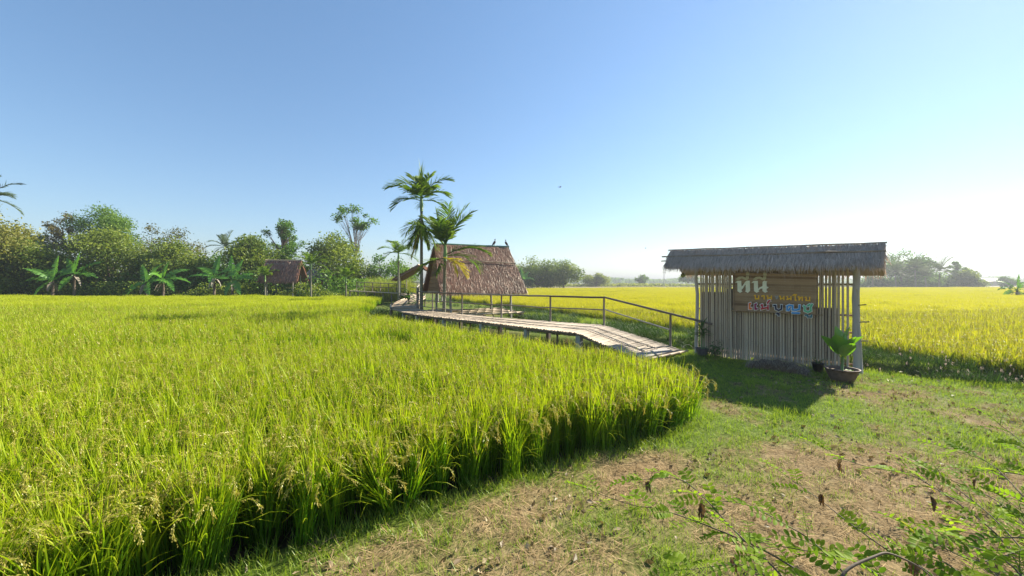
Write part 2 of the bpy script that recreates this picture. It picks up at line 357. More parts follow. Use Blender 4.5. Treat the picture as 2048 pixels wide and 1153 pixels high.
# ------------------------------------------------------------------ instancing of uncountable growth (kind = stuff)
def scatter(name, pts, rot, scl, idx, sources, label, cat, tilt=None):
    lib = bpy.data.collections.new(name + '_sources')
    for i, me in enumerate(sources): lib.objects.link(bpy.data.objects.new('%s_source_%02d' % (name, i), me))
    me = bpy.data.meshes.new(name); n = len(pts); me.vertices.add(n); me.vertices.foreach_set('co', np.asarray(pts, np.float32).ravel())
    rv = np.zeros((n, 3), np.float32)
    if tilt is not None: rv[:, :2] = tilt
    rv[:, 2] = rot
    a = me.attributes.new('rot', 'FLOAT_VECTOR', 'POINT'); a.data.foreach_set('vector', rv.ravel())
    s3 = np.asarray(scl, np.float32)
    if s3.ndim == 1: s3 = np.repeat(s3[:, None], 3, 1)
    a = me.attributes.new('scl', 'FLOAT_VECTOR', 'POINT'); a.data.foreach_set('vector', s3.astype(np.float32).ravel())
    a = me.attributes.new('pick', 'INT', 'POINT'); a.data.foreach_set('value', np.asarray(idx, np.int32))
    o = link(name, me); ng = bpy.data.node_groups.new(name, 'GeometryNodeTree')
    ng.interface.new_socket('Geometry', in_out='INPUT', socket_type='NodeSocketGeometry'); ng.interface.new_socket('Geometry', in_out='OUTPUT', socket_type='NodeSocketGeometry')
    gi = ng.nodes.new('NodeGroupInput'); go = ng.nodes.new('NodeGroupOutput'); ip = ng.nodes.new('GeometryNodeInstanceOnPoints'); ci = ng.nodes.new('GeometryNodeCollectionInfo')
    ci.inputs[0].default_value = lib; ci.inputs['Separate Children'].default_value = True; ci.inputs['Reset Children'].default_value = True
    ip.inputs['Pick Instance'].default_value = True
    def na(nm, ty): k = ng.nodes.new('GeometryNodeInputNamedAttribute'); k.data_type = ty; k.inputs[0].default_value = nm; return k.outputs[0]
    L = ng.links; L.new(gi.outputs[0], ip.inputs['Points']); L.new(ci.outputs[0], ip.inputs['Instance']); L.new(na('pick', 'INT'), ip.inputs['Instance Index'])
    L.new(na('rot', 'FLOAT_VECTOR'), ip.inputs['Rotation']); L.new(na('scl', 'FLOAT_VECTOR'), ip.inputs['Scale']); L.new(ip.outputs[0], go.inputs[0])
    md = o.modifiers.new('scatter', 'NODES'); md.node_group = ng
    return tag(o, label, cat, None, 'stuff')
def grid_pts(x0, x1, y0, y1, step, jit=.45):
    X, Y = np.meshgrid(np.arange(x0, x1, step), np.arange(y0, y1, step)); n = X.size
    return np.stack([X.ravel() + rng.uniform(-jit, jit, n) * step, Y.ravel() + rng.uniform(-jit, jit, n) * step], 1)
def in_view(P, m=1.5): return (np.abs(P[:, 0]) < 1.36 * np.maximum(P[:, 1], 0) + m) & (P[:, 1] > -.5)

def two_mat(mb1, mb2, name, m1, m2):
    """one source mesh with two materials (leaves, panicles)"""
    n1 = sum(len(s) for s in mb1.S)
    mb = MB(); mb.V = mb1.V + mb2.V; mb.L = mb1.L + [l + mb1.n for l in mb2.L]; mb.S = mb1.S + mb2.S; mb.A = mb1.A + mb2.A; mb.T = mb1.T + mb2.T
    me = mb.mesh(name, m1); me.materials.append(m2); k = np.zeros(len(me.polygons), np.int32); k[n1:] = 1; me.polygons.foreach_set('material_index', k); return me
def rice_clump(lod, spread=.065, nb=44, npan=4, hs=1.0, gold=False):
    lf, pn = MB(), MB(); ws = 1.0 if lod == 0 else 1.25
    k = 22; a = rng.uniform(0, 6.28, k); r = spread * np.sqrt(rng.random(k)); P = np.stack([r * np.cos(a), r * np.sin(a), np.full(k, -.02)], 1)
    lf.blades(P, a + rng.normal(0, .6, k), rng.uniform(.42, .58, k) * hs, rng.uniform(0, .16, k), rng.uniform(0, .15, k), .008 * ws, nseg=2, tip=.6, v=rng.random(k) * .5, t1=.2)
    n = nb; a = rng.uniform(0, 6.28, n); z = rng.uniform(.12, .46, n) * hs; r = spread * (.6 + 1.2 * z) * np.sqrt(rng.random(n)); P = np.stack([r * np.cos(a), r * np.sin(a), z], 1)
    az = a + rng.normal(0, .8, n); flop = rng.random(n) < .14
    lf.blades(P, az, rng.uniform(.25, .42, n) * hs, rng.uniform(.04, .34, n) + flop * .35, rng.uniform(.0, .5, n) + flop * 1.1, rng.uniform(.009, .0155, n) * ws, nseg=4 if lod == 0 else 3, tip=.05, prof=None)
    for _ in range(npan):
        aa = R.uniform(0, 6.28); top = R.uniform(.52, .68) * hs; l0 = R.uniform(.05, .28); bx, by = R.gauss(0, .03), R.gauss(0, .03); ca, sa = math.cos(aa), math.sin(aa)
        th = l0; x, zz = math.sin(l0) * top, math.cos(l0) * top; arc = [(x, zz, th)]; m = 7; dth = R.uniform(.28, .5)
        for i in range(m): th = min(3.0, th + dth); x += math.sin(th) * .026; zz += math.cos(th) * .026; arc.append((x, zz, th))
        W_ = lambda q: (bx + q[0] * ca, by + q[0] * sa, q[1])
        lf.tube([(bx, by, 0), (bx + math.sin(l0) * top * .5 * ca, by + math.sin(l0) * top * .5 * sa, math.cos(l0) * top * .5)] + [W_(q) for q in arc], [.003, .0026] + [.0016] * len(arc), 3, .6, False)
        G, LE = [], []
        for q in arc[1:]:
            for _b in range(3 if lod == 0 else 2):
                sx_, sy_ = R.gauss(0, .010), R.gauss(0, .010); L = R.uniform(.03, .06); d3 = min(3.1, q[2] + .35)
                cnt = 5 if lod == 0 else 1
                for c_ in range(cnt):
                    f = c_ / max(1, cnt); G.append((bx + (q[0] + math.sin(d3) * L * f) * ca + sx_ * (.3 + f), by + (q[0] + math.sin(d3) * L * f) * sa + sy_ * (.3 + f), q[1] + math.cos(d3) * L * f)); LE.append(d3 + R.gauss(0, .25))
        mm = len(G); pn.blades(np.array(G), aa + rng.normal(0, .5, mm), .0125 if lod == 0 else .042, np.array(LE), 0, .0052 if lod == 0 else .010, nseg=2, prof=[.35, 1, .2], twist=1.5)
    return two_mat(lf, pn, 'rice', M['rice_gold' if gold else 'rice'], M['panicle'])
def rice_patch(size, nb, w, gold, npan, hs=1.0):
    lf, pn = MB(), MB(); P = np.concatenate([rng.uniform(-size / 2, size / 2, (nb, 2)), np.full((nb, 1), .18)], 1)
    lf.blades(P, rng.uniform(0, 6.28, nb), rng.uniform(.36, .66, nb) * hs, rng.uniform(0, .28, nb), rng.uniform(0, .6, nb), w, nseg=2, tip=.1, v=rng.random(nb) * .8)
    G = np.concatenate([rng.uniform(-size / 2, size / 2, (npan, 2)), rng.uniform(.58, .72, (npan, 1)) * hs], 1)
    pn.blades(G, rng.uniform(0, 6.28, npan), .14, rng.uniform(.9, 1.8, npan), .9, w * 1.1, nseg=2, prof=[.5, 1, .3])
    return two_mat(lf, pn, 'rice_patch', M['rice_gold' if gold else 'rice'], M['panicle'])

def field(poly, gold, name, label, dmax):
    src = [rice_clump(0, gold=gold, npan=4) for _ in range(9)] + [rice_clump(1, .075, 34, 3, gold=gold) for _ in range(6)]
    src += [rice_patch(1.0, 900, .022, gold, 70) for _ in range(4)] + [rice_patch(2.6, 2400, .04, gold, 200) for _ in range(3)]
    pts, rot, scl, idx, tl = [], [], [], [], []
    for (y0, y1, step, lo, hi, e) in ((-1, 7.5, .172, 0, 9, .0), (7.5, 19, .205, 9, 15, .0), (19, 46, .80, 15, 19, -.2), (46, dmax, 2.1, 19, 22, -.8)):
        if y1 <= y0: continue
        P = grid_pts(-62, min(150, 1.4 * y1 + 9), y0 - (4 if y0 > 0 else 0), min(y1 + 4, dmax), step, .38)
        yy_ = P[:, 1] + 7.5 * (fbm(P[:, 0], P[:, 1], 3.0, 77) - .5) * (1 if y0 >= 7 else .5) * (P[:, 1] > 4); P = P[((yy_ >= y0) | (y0 < 0)) & ((yy_ < y1) | (y1 >= dmax))]
        P = P[in_view(P, 1.2)]; P = P[sdist(P, poly) < e]
        if not len(P): continue
        if step < .5: E_ = P[sdist(P, poly) > -.45]; P = np.concatenate([P, E_ + rng.normal(0, .06, E_.shape)]); P = P[sdist(P, poly) < .03]
        n = len(P); z = ground_z(P[:, 0], P[:, 1]); sd = sdist(P, poly)
        h = (.94 + .16 * (fbm(P[:, 0], P[:, 1], 2.5, 17) - .5) * 2 + rng.normal(0, .05, n)) * (1 - .16 * sstep(-.25, 0, sd))
        w = np.ones(n) if step > .5 else rng.uniform(.85, 1.15, n)
        pts.append(np.concatenate([P, z[:, None]], 1)); rot.append(rng.uniform(0, 6.28, n)); scl.append(np.stack([w, w, h], 1)); idx.append(rng.integers(lo, hi, n))
        tl.append(rng.normal(0, 1, (n, 2)) * (np.where(sd > -.2, .15, .07) * (step < .5))[:, None])
    return scatter(name, np.concatenate(pts), np.concatenate(rot), np.concatenate(scl), np.concatenate(idx), src, label, 'rice', np.concatenate(tl))
field(RICE1, False, 'rice_crop', 'yellow-green rice with drooping ears filling the field in front of the trees', 34)
field(RICE2, True, 'ripening_rice_crop', 'golden ripening rice in the wide field beyond the walkway and bamboo screen', 106)

# ---- lawn, dry straw, weeds
def tuft(nb, rad, l0, l1, w, mat, lean=(.1, .9), curve=(.1, .9), nseg=2):
    a = rng.uniform(0, 6.28, nb); r = rad * np.sqrt(rng.random(nb)); P = np.stack([r * np.cos(a), r * np.sin(a), np.full(nb, -.005)], 1)
    return MB().blades(P, rng.uniform(0, 6.28, nb), rng.uniform(l0, l1, nb), rng.uniform(*lean, nb), rng.uniform(*curve, nb), w, nseg=nseg, tip=.1).mesh('tuft', mat)
def litter(nb, rad, mat):
    a = rng.uniform(0, 6.28, nb); r = rad * np.sqrt(rng.random(nb)); P = np.stack([r * np.cos(a), r * np.sin(a), rng.uniform(.004, .025, nb)], 1)
    return MB().blades(P, rng.uniform(0, 6.28, nb), rng.uniform(.03, .13, nb), rng.uniform(1.3, 1.72, nb), rng.uniform(-.2, .25, nb), rng.uniform(.003, .007, nb), nseg=2, tip=.4, twist=1.5).mesh('litter', mat)
P = grid_pts(-4, 13, 1.2, 10.5, .085); P = P[in_view(P, .4)]
ok = (sdist(P, RICE1) > -.05) & (ground_z(P[:, 0], P[:, 1]) > -.22) & (sdist(P, RICE2) > .3)
P = P[ok]; dr = dryness(P[:, 0], P[:, 1]); n = len(P)
r1 = sdist(P, RICE1)
u = rng.random(n); isdry = u < dr * .80
keep = isdry | (rng.random(n) < .95); P, isdry, r1, dr = P[keep], isdry[keep], r1[keep], dr[keep]; n = len(P)
srcs = [tuft(26, .075, .025, .075, .0042, M['grass']) for _ in range(4)] + [tuft(22, .07, .05, .12, .0050, M['grass']) for _ in range(3)] + [litter(26, .09, M['straw']) for _ in range(5)] + [tuft(14, .06, .015, .05, .004, M['straw'], (.4, 1.4)) for _ in range(2)]
tall = fbm(P[:, 0], P[:, 1], .7, 41) > .62
ix = np.where(isdry, np.where(rng.random(n) < .8, rng.integers(7, 12, n), rng.integers(12, 14, n)), np.where(tall | (r1 < .22), rng.integers(4, 7, n), rng.integers(0, 4, n)))
scatter('lawn_grass', np.concatenate([P, ground_z(P[:, 0], P[:, 1])[:, None]], 1), rng.uniform(0, 6.28, n), rng.uniform(.7, 1.25, n), ix, srcs, 'short green grass with patches of dry straw covering the bank', 'grass')
def flake():
    mb = MB(); m = 7
    return mb.leaves(np.concatenate([rng.normal(0, .16, (m, 2)), rng.uniform(.012, .03, (m, 1))], 1), rng.uniform(.025, .07, m), rng.random(m), asp=.6).mesh('flake', M['litter'])
P = np.stack([rng.uniform(-2, 9, 420), rng.uniform(1.8, 7, 420)], 1); P = P[(sdist(P, RICE1) > .1) & (ground_z(P[:, 0], P[:, 1]) > -.15)]; n = len(P)
scatter('fallen_leaves', np.concatenate([P, ground_z(P[:, 0], P[:, 1])[:, None]], 1), rng.uniform(0, 6.28, n), rng.uniform(.6, 1.2, n), rng.integers(0, 5, n), [flake() for _ in range(5)], 'dry pale and brown leaf litter scattered over the bank', 'leaves')
# weeds on the sides of the ditches
P = np.concatenate([grid_pts(-9, 14, 3, 24, .17), grid_pts(-9, 9, 20, 40, .5)]); P = P[in_view(P, .3)]
zz = ground_z(P[:, 0], P[:, 1]); dd = line_dist(P, DITCH); s2 = sdist(P, RICE2); s1 = sdist(P, RICE1)
front = ((P - np.array([HL.x, HL.y])) @ np.array([HN.x, HN.y])) < -.35
ok = (s2 > -.15) & (s1 > .2) & (dd > .25) & ((dd < .8) | ((s2 < 3.2) & front)) & ((P[:, 1] > 7) | (P[:, 0] > 6.2))
lawnside = (dd < .75) & ~((s2 < 2.5) & front); P = P[ok]; n = len(P); dd = dd[ok]; s2 = s2[ok]
srcs = [tuft(34, .11, .12, .34, .009, M['weed'], (.05, .7), (.2, 1.2), 3) for _ in range(5)] + [tuft(30, .1, .08, .2, .008, M['grass'], (.05, .8), (.2, 1.2), 3) for _ in range(3)]
bright = fbm(P[:, 0], P[:, 1], 1.1, 61) > .56
scatter('bank_weeds', np.concatenate([P, ground_z(P[:, 0], P[:, 1])[:, None] - .01], 1), rng.uniform(0, 6.28, n), rng.uniform(.6, 1.3, n), np.where(bright, rng.integers(5, 8, n), rng.integers(0, 5, n)), srcs, 'tangled green weeds along the ditch banks beside the golden field', 'weeds')
# dry scrub in the hollow under the walkway
P = grid_pts(-7.5, 3.2, 6.5, 19, .30); zz = ground_z(P[:, 0], P[:, 1]); ok = (zz < -.12) & (sdist(P, RICE1) > .25) & (line_dist(P, DITCH) > .9); P = P[ok]; n = len(P)
srcs = [tuft(22, .14, .10, .34, .010, M['straw'], (.1, 1.3), (.1, 1.0)) for _ in range(3)] + [tuft(20, .13, .1, .3, .010, M['weed'], (.1, 1.0), (.1, 1.0)) for _ in range(3)]
scatter('dry_scrub', np.concatenate([P, ground_z(P[:, 0], P[:, 1])[:, None] - .01], 1), rng.uniform(0, 6.28, n), rng.uniform(.6, 1.2, n), rng.integers(0, 6, n), srcs, 'dry brown scrub and weeds in the hollow under the walkway', 'weeds')
# foxtail seed heads over the ditch on the right
def foxtail():
    st, hd = MB(), MB()
    for _ in range(3):
        a = R.uniform(0, 6.28); l = R.uniform(.22, .42); le = R.uniform(.1, .5); x = math.sin(le) * l; z = math.cos(le) * l
        W = [(0, 0, 0), (x * .5 * math.cos(a), x * .5 * math.sin(a), z * .6), (x * math.cos(a), x * math.sin(a), z)]
        st.tube(W, .0018, 3, .6, False)
        G = np.array([W[2]]) + rng.normal(0, 1, (22, 3)) * np.array([.007, .007, .014]); hd.blades(G, rng.uniform(0, 6.28, 22), .018, rng.uniform(0, 1.6, 22), 0, .004, nseg=1, prof=[1, .3])
    return two_mat(st, hd, 'foxtail', M['weed'], M['foxtail'])
P = np.array([(R.uniform(6.9, 12.5), 0) for _ in range(150)]); P[:, 1] = np.interp(P[:, 0], [6.7, 7.6, 9.0, 11, 16], [8.3, 7.65, 6.95, 5.9, 3.0]) + rng.normal(.0, .45, len(P))
n = len(P); scatter('foxtail_grass', np.concatenate([P, ground_z(P[:, 0], P[:, 1])[:, None]], 1), rng.uniform(0, 6.28, n), rng.uniform(.7, 1.2, n), rng.integers(0, 4, n), [foxtail() for _ in range(4)], 'slender grasses with pale pinkish seed heads over the ditch beside the golden field', 'grass')
# ------------------------------------------------------------------ bamboo pieces
def bamboo_mesh(length, r, mat, nodes=5, n=8, bend=0.0, horizontal=False):
    """a culm along +Z (or +X) from the origin, with swollen nodes"""
    pts, rad = [], []
    ks = [0]; z = 0
    step = length / max(1, nodes)
    for i in range(nodes):
        z0 = i * step; j = R.uniform(-.12, .12) * step if 0 < i else 0
        if i: 
            zc = z0 + j; pts += [zc - .012, zc, zc + .012]; rad += [r, r * 1.16, r * .99]
        else: pts.append(0); rad.append(r * 1.03)
    pts.append(length); rad.append(r * .92)
    P = [((0.0 if not bend else bend * math.sin(math.pi * p_ / length)), 0, p_) for p_ in pts]
    if horizontal: P = [(p_[2], p_[0], p_[1]) for p_ in P]
    nd = np.array([.05 if q > r * 1.1 else .7 for q in rad]); return MB().tube(P, rad, n, np.repeat(nd, n)).mesh('bamboo', mat, True)
def orient(o, a, b):
    """put an object whose mesh runs along +X, one metre long, from a to b"""
    a = Vector(a); b = Vector(b); d = b - a; q = d.to_track_quat('X', 'Z')
    o.matrix_world = Matrix.LocRotScale(a, q, Vector((d.length, 1, 1)))
def local(o, parent_loc): o.location = Vector(o.location) - Vector(parent_loc)
def pole(name, a, b, r, mat, parent, root, n=8, r2=None, jit=0.0, nodes=0):
    a = Vector(a) - Vector(root); b = Vector(b) - Vector(root); L = (b - a).length; k = max(2, int(L / .45) + 1)
    P, rr = [], []
    for i in range(k + 1):
        f = i / k; p_ = a.lerp(b, f)
        if jit and 0 < i < k: p_ = p_ + Vector((R.gauss(0, jit), R.gauss(0, jit), R.gauss(0, jit)))
        r_ = r + ((r2 if r2 else r) - r) * f
        if nodes and 0 < i < k: P += [p_.lerp(a, .012 / L * 2), p_, p_.lerp(b, .012 / L * 2)]; rr += [r_ * .98, r_ * 1.14, r_ * .98]
        else: P.append(p_); rr.append(r_)
    return MB().tube(P, rr, n, R.random()).build(name, mat, parent, True)

# ------------------------------------------------------------------ thatch: overlapping rows of straw on a slope
def thatch(mb, r0, r1, e0, e1, rows, per, ln, w, jit=.05, droop=.25, thick=.05):
    """r0-r1 ridge line, e0-e1 eave line (world); strands run down the slope in courses"""
    r0, r1, e0, e1 = [np.array(q, float) for q in (r0, r1, e0, e1)]
    sl = ((e0 - r0) + (e1 - r1)) / 2; sl_n = sl / np.linalg.norm(sl); al = (r1 - r0) / np.linalg.norm(r1 - r0)
    nr = np.cross(al, sl_n); nr = nr if nr[2] > 0 else -nr
    for k in range(rows):
        n = per; u = rng.random(n); f = (k + .15) / rows + rng.normal(0, .25 / rows, n); f = np.clip(f, 0, 1.0)
        a = r0[None] + (r1 - r0)[None] * u[:, None]; b = e0[None] + (e1 - e0)[None] * u[:, None]
        P = a + (b - a) * f[:, None] + nr[None] * (thick * rng.uniform(.2, 1.15, n))[:, None]
        d = sl_n[None] + al[None] * rng.normal(0, .16, n)[:, None] + nr[None] * rng.normal(-.02, .09, n)[:, None]
        d /= np.linalg.norm(d, axis=1)[:, None]
        L = ln * rng.uniform(.55, 1.2, n); side = np.cross(d, nr[None] + rng.normal(0, .28, (n, 3))); side /= np.linalg.norm(side, axis=1)[:, None]
        W = (w * rng.uniform(.5, 1.3, n) / 2)[:, None] * side
        m = P + d * (L * .55)[:, None]; e = P + d * L[:, None]; e[:, 2] -= droop * L * .3
        V = np.stack([P - W, P + W, m + W, m - W, e + W * .35, e - W * .35], 1).reshape(-1, 3)
        bse = (np.arange(n) * 6)[:, None]; q = np.concatenate([bse + np.array([[0, 1, 2, 3]]), bse + np.array([[3, 2, 4, 5]])])
        tint = np.clip(rng.random(n) * .75 + .35 * (vnoise(u * 9, f * 5, 1, 3) - .3), 0, 1)
        mb.add(V, q, np.repeat(tint, 6), np.tile([0, 0, .5, .5, 1, 1], n))
    return mb
def slab(mb, r0, r1, e0, e1, th, v=.3):
    P = [Vector(q) for q in (r0, r1, e1, e0)]; nrm = (P[1] - P[0]).cross(P[3] - P[0]).normalized()
    if nrm.z < 0: nrm = -nrm
    mb.hexa([tuple(q - nrm * th) for q in P] + [tuple(q) for q in P], v); return mb

# ------------------------------------------------------------------ bamboo screen with thatched roof
root = HL.copy(); scr = empty('bamboo_screen', root); tag(scr, 'bamboo pole screen wall with a narrow grey thatched roof at the lawn edge', 'screen')
def W(s, o=0.0, z=0.0): return HL + HU * s + HN * o + Vector((0, 0, z))
def S(s, o=0.0, z=0.0): return W(s, o, z) - root
va = [bamboo_mesh(1.0, 1.0, M['bamboo_grey'], 1) for _ in range(0)]
variants = []
for i in range(8):
    r = R.uniform(.0175, .0225); variants.append((bamboo_mesh(2.2, r, M['bamboo_grey'], R.choice((4, 5, 6)), 8, R.uniform(-.004, .004)), r))
s = .06
while s < HLEN - .08:
    sparse = s > HLEN * .90
    me, r = R.choice(variants); gap = R.uniform(.002, .010) if not sparse else R.uniform(.018, .045)
    o = link('bamboo_pole', me, scr); lo = R.uniform(.0, .09) if s < .9 or s > 1.9 else R.uniform(.0, .14)
    o.location = S(s + r, R.uniform(-.006, .006), gz(*W(s).xy) - .05 + (lo if R.random() < .6 else 0))
    o.scale = (1, 1, R.uniform(.955, 1.03) if s > .5 else R.uniform(.97, 1.03)); o.rotation_euler = (R.gauss(0, .0025), R.gauss(0, .003), R.uniform(0, 6.28))
    s += 2 * r + gap
for z in (.16, .78, 1.12, 1.72, 1.98): pole('cross_rail', W(-.02, -.055, z + R.uniform(-.02, .02)), W(HLEN + .05, -.055, z + R.uniform(-.02, .02)), .02, M['bamboo_tan'], scr, root, nodes=1)
for s_, r_, nm in ((-.02, .042, 0), (HLEN + .0, .062, 1)):
    for o_ in (0.0, -.75):
        b0 = W(s_, o_, gz(*W(s_, o_).xy) - .1); t0 = W(s_ - (.02 if nm else 0), o_, 2.22 if o_ == 0 else 2.1)
        pole('corner_post', b0, t0, r_, M['post'], scr, root, 10, r_ * .85, jit=.012)
pole('corner_post', W(HLEN + .07, .02, -.1), W(HLEN + .0, .02, 1.62), .03, M['post'], scr, root, 8, .022, jit=.01)
for z, l in ((.62, .16), (.98, .18), (1.30, .14)): pole('peg', W(HLEN - .05, .02, z), W(HLEN + l, .05, z + .03), .012, M['rail'], scr, root, 6)
for (s0, s1, z0, z1) in ((.05, .62, .20, 1.52), (.63, 1.25, .24, 1.60), (1.26, 1.95, .20, 1.56), (1.96, 2.60, .22, 1.24)):
    q = [W(s0, -.030, z0) - root, W(s1, -.030, z0) - root, W(s1, -.036, z0) - root, W(s0, -.036, z0) - root]; up_ = Vector((0, 0, z1 - z0))
    MB().hexa([tuple(v_) for v_ in q] + [tuple(v_ + up_) for v_ in q]).build('backing_mat', M['backing'], scr)
# roof
RZ0, RZ1 = 2.55, 2.46
rl, rr = W(-.69, -.10, RZ0), W(HLEN + .40, -.10, RZ1)
el, er = W(-.62, .42, 2.12), W(HLEN + .36, .42, 2.06)
bl, br = W(-.66, -.95, 1.98), W(HLEN + .40, -.95, 1.92)
rf = MB(); slab(rf, rl - root, rr - root, el - root, er - root, .05, .25); slab(rf, rl - root, rr - root, bl - root, br - root, .05, .25)
thatch(rf, rl - root, rr - root, el - root, er - root, 11, 900, .20, .0085, thick=.05, droop=.5)
thatch(rf, rl - root, rr - root, bl - root, br - root, 10, 420, .24, .012, thick=.05, droop=.5)
nf_ = 1100; uu = rng.random(nf_); fr_ = np.array(el - root)[None] + (np.array(er - root) - np.array(el - root))[None] * uu[:, None] + rng.normal(0, .02, (nf_, 3))
rf.blades(fr_, rng.uniform(0, 6.28, nf_), rng.uniform(.05, .20, nf_) * (.5 + .9 * vnoise(uu * 40, uu * 0, 1, 6)), rng.uniform(2.7, 3.14, nf_), 0, .006, nseg=2)
roof = rf.build('thatch_roof', M['thatch_grey'], scr); roof['kind'] = 'stuff'
def rp(f, s0, s1, lift=.06, off=0.0):   # a pole lying on the front slope at fraction f down
    a = rl.lerp(el, f); b = rr.lerp(er, f); u = (b - a).normalized(); nr = HN * .63 + Vector((0, 0, .77))
    return a + u * s0 + nr * lift, b + u * s1 + nr * lift
a_, b_ = rp(.46, -.14, .02, .055); pole('binding_pole', a_, b_, .017, M['bamboo_grey'], roof, root, nodes=1, jit=.006)
a_, b_ = rp(.0, -.04, .02, .035); pole('ridge_pole', a_, b_, .018, M['bamboo_grey'], roof, root, nodes=1, jit=.006)
a_, b_ = rp(.58, -.16, -3.2, -.02); pole('rafter_pole', a_, b_, .014, M['bamboo_tan'], roof, root, nodes=1)
for s_ in (.15, 1.1, 2.0, HLEN - .1):
    pole('rafter_pole', W(s_, -.10, 2.45 - .03 * s_), W(s_, .36, 2.10 - .02 * s_), .016, M['bamboo_tan'], roof, root)

# hanging gourd under the eave
gd = at(1366, 551, W(-.42, .3).y); t = empty('hanging_gourd', gd); tag(t, 'small green gourd hanging on a string under the left eave', 'gourd')
MB().lathe([(.001, -.055), (.03, -.048), (.052, -.015), (.054, .01), (.04, .038), (.018, .05), (.001, .052)], n=12).build('fruit', M['gourd'], t, True)
MB().tube([(0, 0, .05), (.01, 0, .16), (0, 0, .34)], .004, 5).build('string', M['straw'], t)

# ------------------------------------------------------------------ name board with its letters
OFF = .10
sp0 = HL + HN * OFF
def on_sign(px, py, lift=0.0):
    d = Vector(((px - CX) / F, 1.0, (HY - py) / F)); o = Vector((0, 0, CH)); p0 = sp0 + HN * lift
    return o + d * ((p0 - o).dot(HN) / d.dot(HN))
TL, BL_, BR_, TR = on_sign(1467, 546), on_sign(1466, 621), on_sign(1633, 630), on_sign(1635, 549)
sroot = BL_.copy(); sg = empty('name_board', sroot); tag(sg, 'brown board of bamboo strips with painted letters on the bamboo screen', 'sign')
NS = 15
for i in range(NS):
    f0, f1 = i / NS + .001, (i + 1) / NS - .0015
    a0, a1 = BL_.lerp(TL, f0) - sroot, BL_.lerp(TL, f1) - sroot; b0, b1 = BR_.lerp(TR, f0) - sroot, BR_.lerp(TR, f1) - sroot
    e0, e1 = HU * R.uniform(-.012, .012), HU * R.uniform(-.012, .015); k = HN * R.uniform(.008, .013); bk = -HN * .006
    mid = HN * .004
    MB().hexa([tuple(q) for q in (a0 + bk + e0, b0 + bk + e1, b0 + k + e1, a0 + k + e0, a1 + bk + e0, b1 + bk + e1, b1 + k + e1, a1 + k + e0)], R.random()).build('strip', M['sign'], sg)
pole('batten', BL_ - HU * .03 + HN * .02 - Vector((0, 0, .005)), BR_ + HU * .1 + HN * .02, .011, M['bamboo_tan'], sg, sroot)
pole('batten', BL_ + HU * .02 + HN * .02, TL + HU * .02 + HN * .02, .010, M['bamboo_tan'], sg, sroot)
def zp(x, y, lift): return on_sign(1450 + x / 9.61, 530 + y / 9.61, lift)
def extrude(mb, pts2, lift, th):
    n = len(pts2); A = [zp(x, y, lift) - sroot for x, y in pts2]; B = [zp(x, y, lift + th) - sroot for x, y in pts2]
    mb.add([tuple(q) for q in A + B], [tuple(range(n, 2 * n))] + [(i, (i + 1) % n, n + (i + 1) % n, n + i) for i in range(n)])
def letter(polys, mat, lift=.018, th=.012, parent=None):
    from mathutils.geometry import tessellate_polygon
    mb = MB()
    for P in polys:
        n = len(P); A = [zp(x, y, lift) - sroot for x, y in P]; B = [zp(x, y, lift + th) - sroot for x, y in P]
        tri = tessellate_polygon([[Vector((x, -y, 0)) for x, y in P]])
        mb.add([tuple(q) for q in A + B], [tuple(n + i for i in t_) for t_ in tri] + [(i, (i + 1) % n, n + (i + 1) % n, n + i) for i in range(n)])
    return mb.build('letter', mat, parent or sg)
def stroke(pts, w, grow=0.0):
    """broad-nib ribbon along a polyline -> polygons (one per segment, squared ends)"""
    out = []
    for (x0, y0), (x1, y1) in zip(pts[:-1], pts[1:]):
        l = math.hypot(x1 - x0, y1 - y0); ux, uy = (x1 - x0) / l, (y1 - y0) / l; h = w / 2 + grow; e = w * .28 + grow
        out.append([(x0 - ux * e - uy * h, y0 - uy * e + ux * h), (x1 + ux * e - uy * h, y1 + uy * e + ux * h), (x1 + ux * e + uy * h, y1 + uy * e - ux * h), (x0 - ux * e + uy * h, y0 - uy * e - ux * h)])
    return out
def strokes(ls, w, grow=0.0): return [p_ for l in ls for p_ in stroke(l, w, grow)]
def letter2(polys, mat, lift, th, parent=None):      # overlapping strokes: each a hair higher than the one before, never coplanar
    mb = MB()
    for i, P in enumerate(polys):
        n = len(P); A = [zp(x, y, lift) - sroot for x, y in P]; B = [zp(x, y, lift + th + i * .0004) - sroot for x, y in P]
        mb.add([tuple(q) for q in A + B], [tuple(range(n, 2 * n))] + [(j, (j + 1) % n, n + (j + 1) % n, n + j) for j in range(n)])
    return mb.build('letter', mat, parent or sg)
THO = [(190, 345), (235, 308), (312, 308), (318, 420), (345, 395), (385, 330), (420, 306), (478, 306), (482, 500), (440, 542), (385, 512), (398, 495), (396, 385), (385, 385), (345, 455), (318, 480), (318, 498), (338, 512), (288, 540), (240, 508), (238, 350), (222, 342)]
NO = [(508, 350), (545, 308), (632, 308), (636, 462), (662, 436), (720, 412), (722, 330), (752, 306), (815, 322), (798, 345), (800, 415), (842, 435), (800, 462), (800, 495), (826, 512), (772, 540), (720, 505), (720, 455), (682, 462), (640, 498), (660, 512), (608, 540), (556, 505), (556, 350), (538, 346)]
SI = [(198, 280), (262, 230), (340, 222), (398, 250), (404, 218), (462, 220), (464, 264), (432, 292), (384, 292), (322, 262), (296, 274), (262, 294)]
EK = [(412, 208), (398, 180), (408, 142), (438, 132), (472, 168), (466, 208)]
sh = lambda P, dx, dy=0: [(x + dx, y + dy) for x, y in P]
letter([THO], M['paint_cream']); letter([NO], M['paint_cream']); letter([SI, EK], M['paint_cream2']); letter([sh(SI, 332, 3), sh(EK, 332, 8)], M['paint_cream2'])
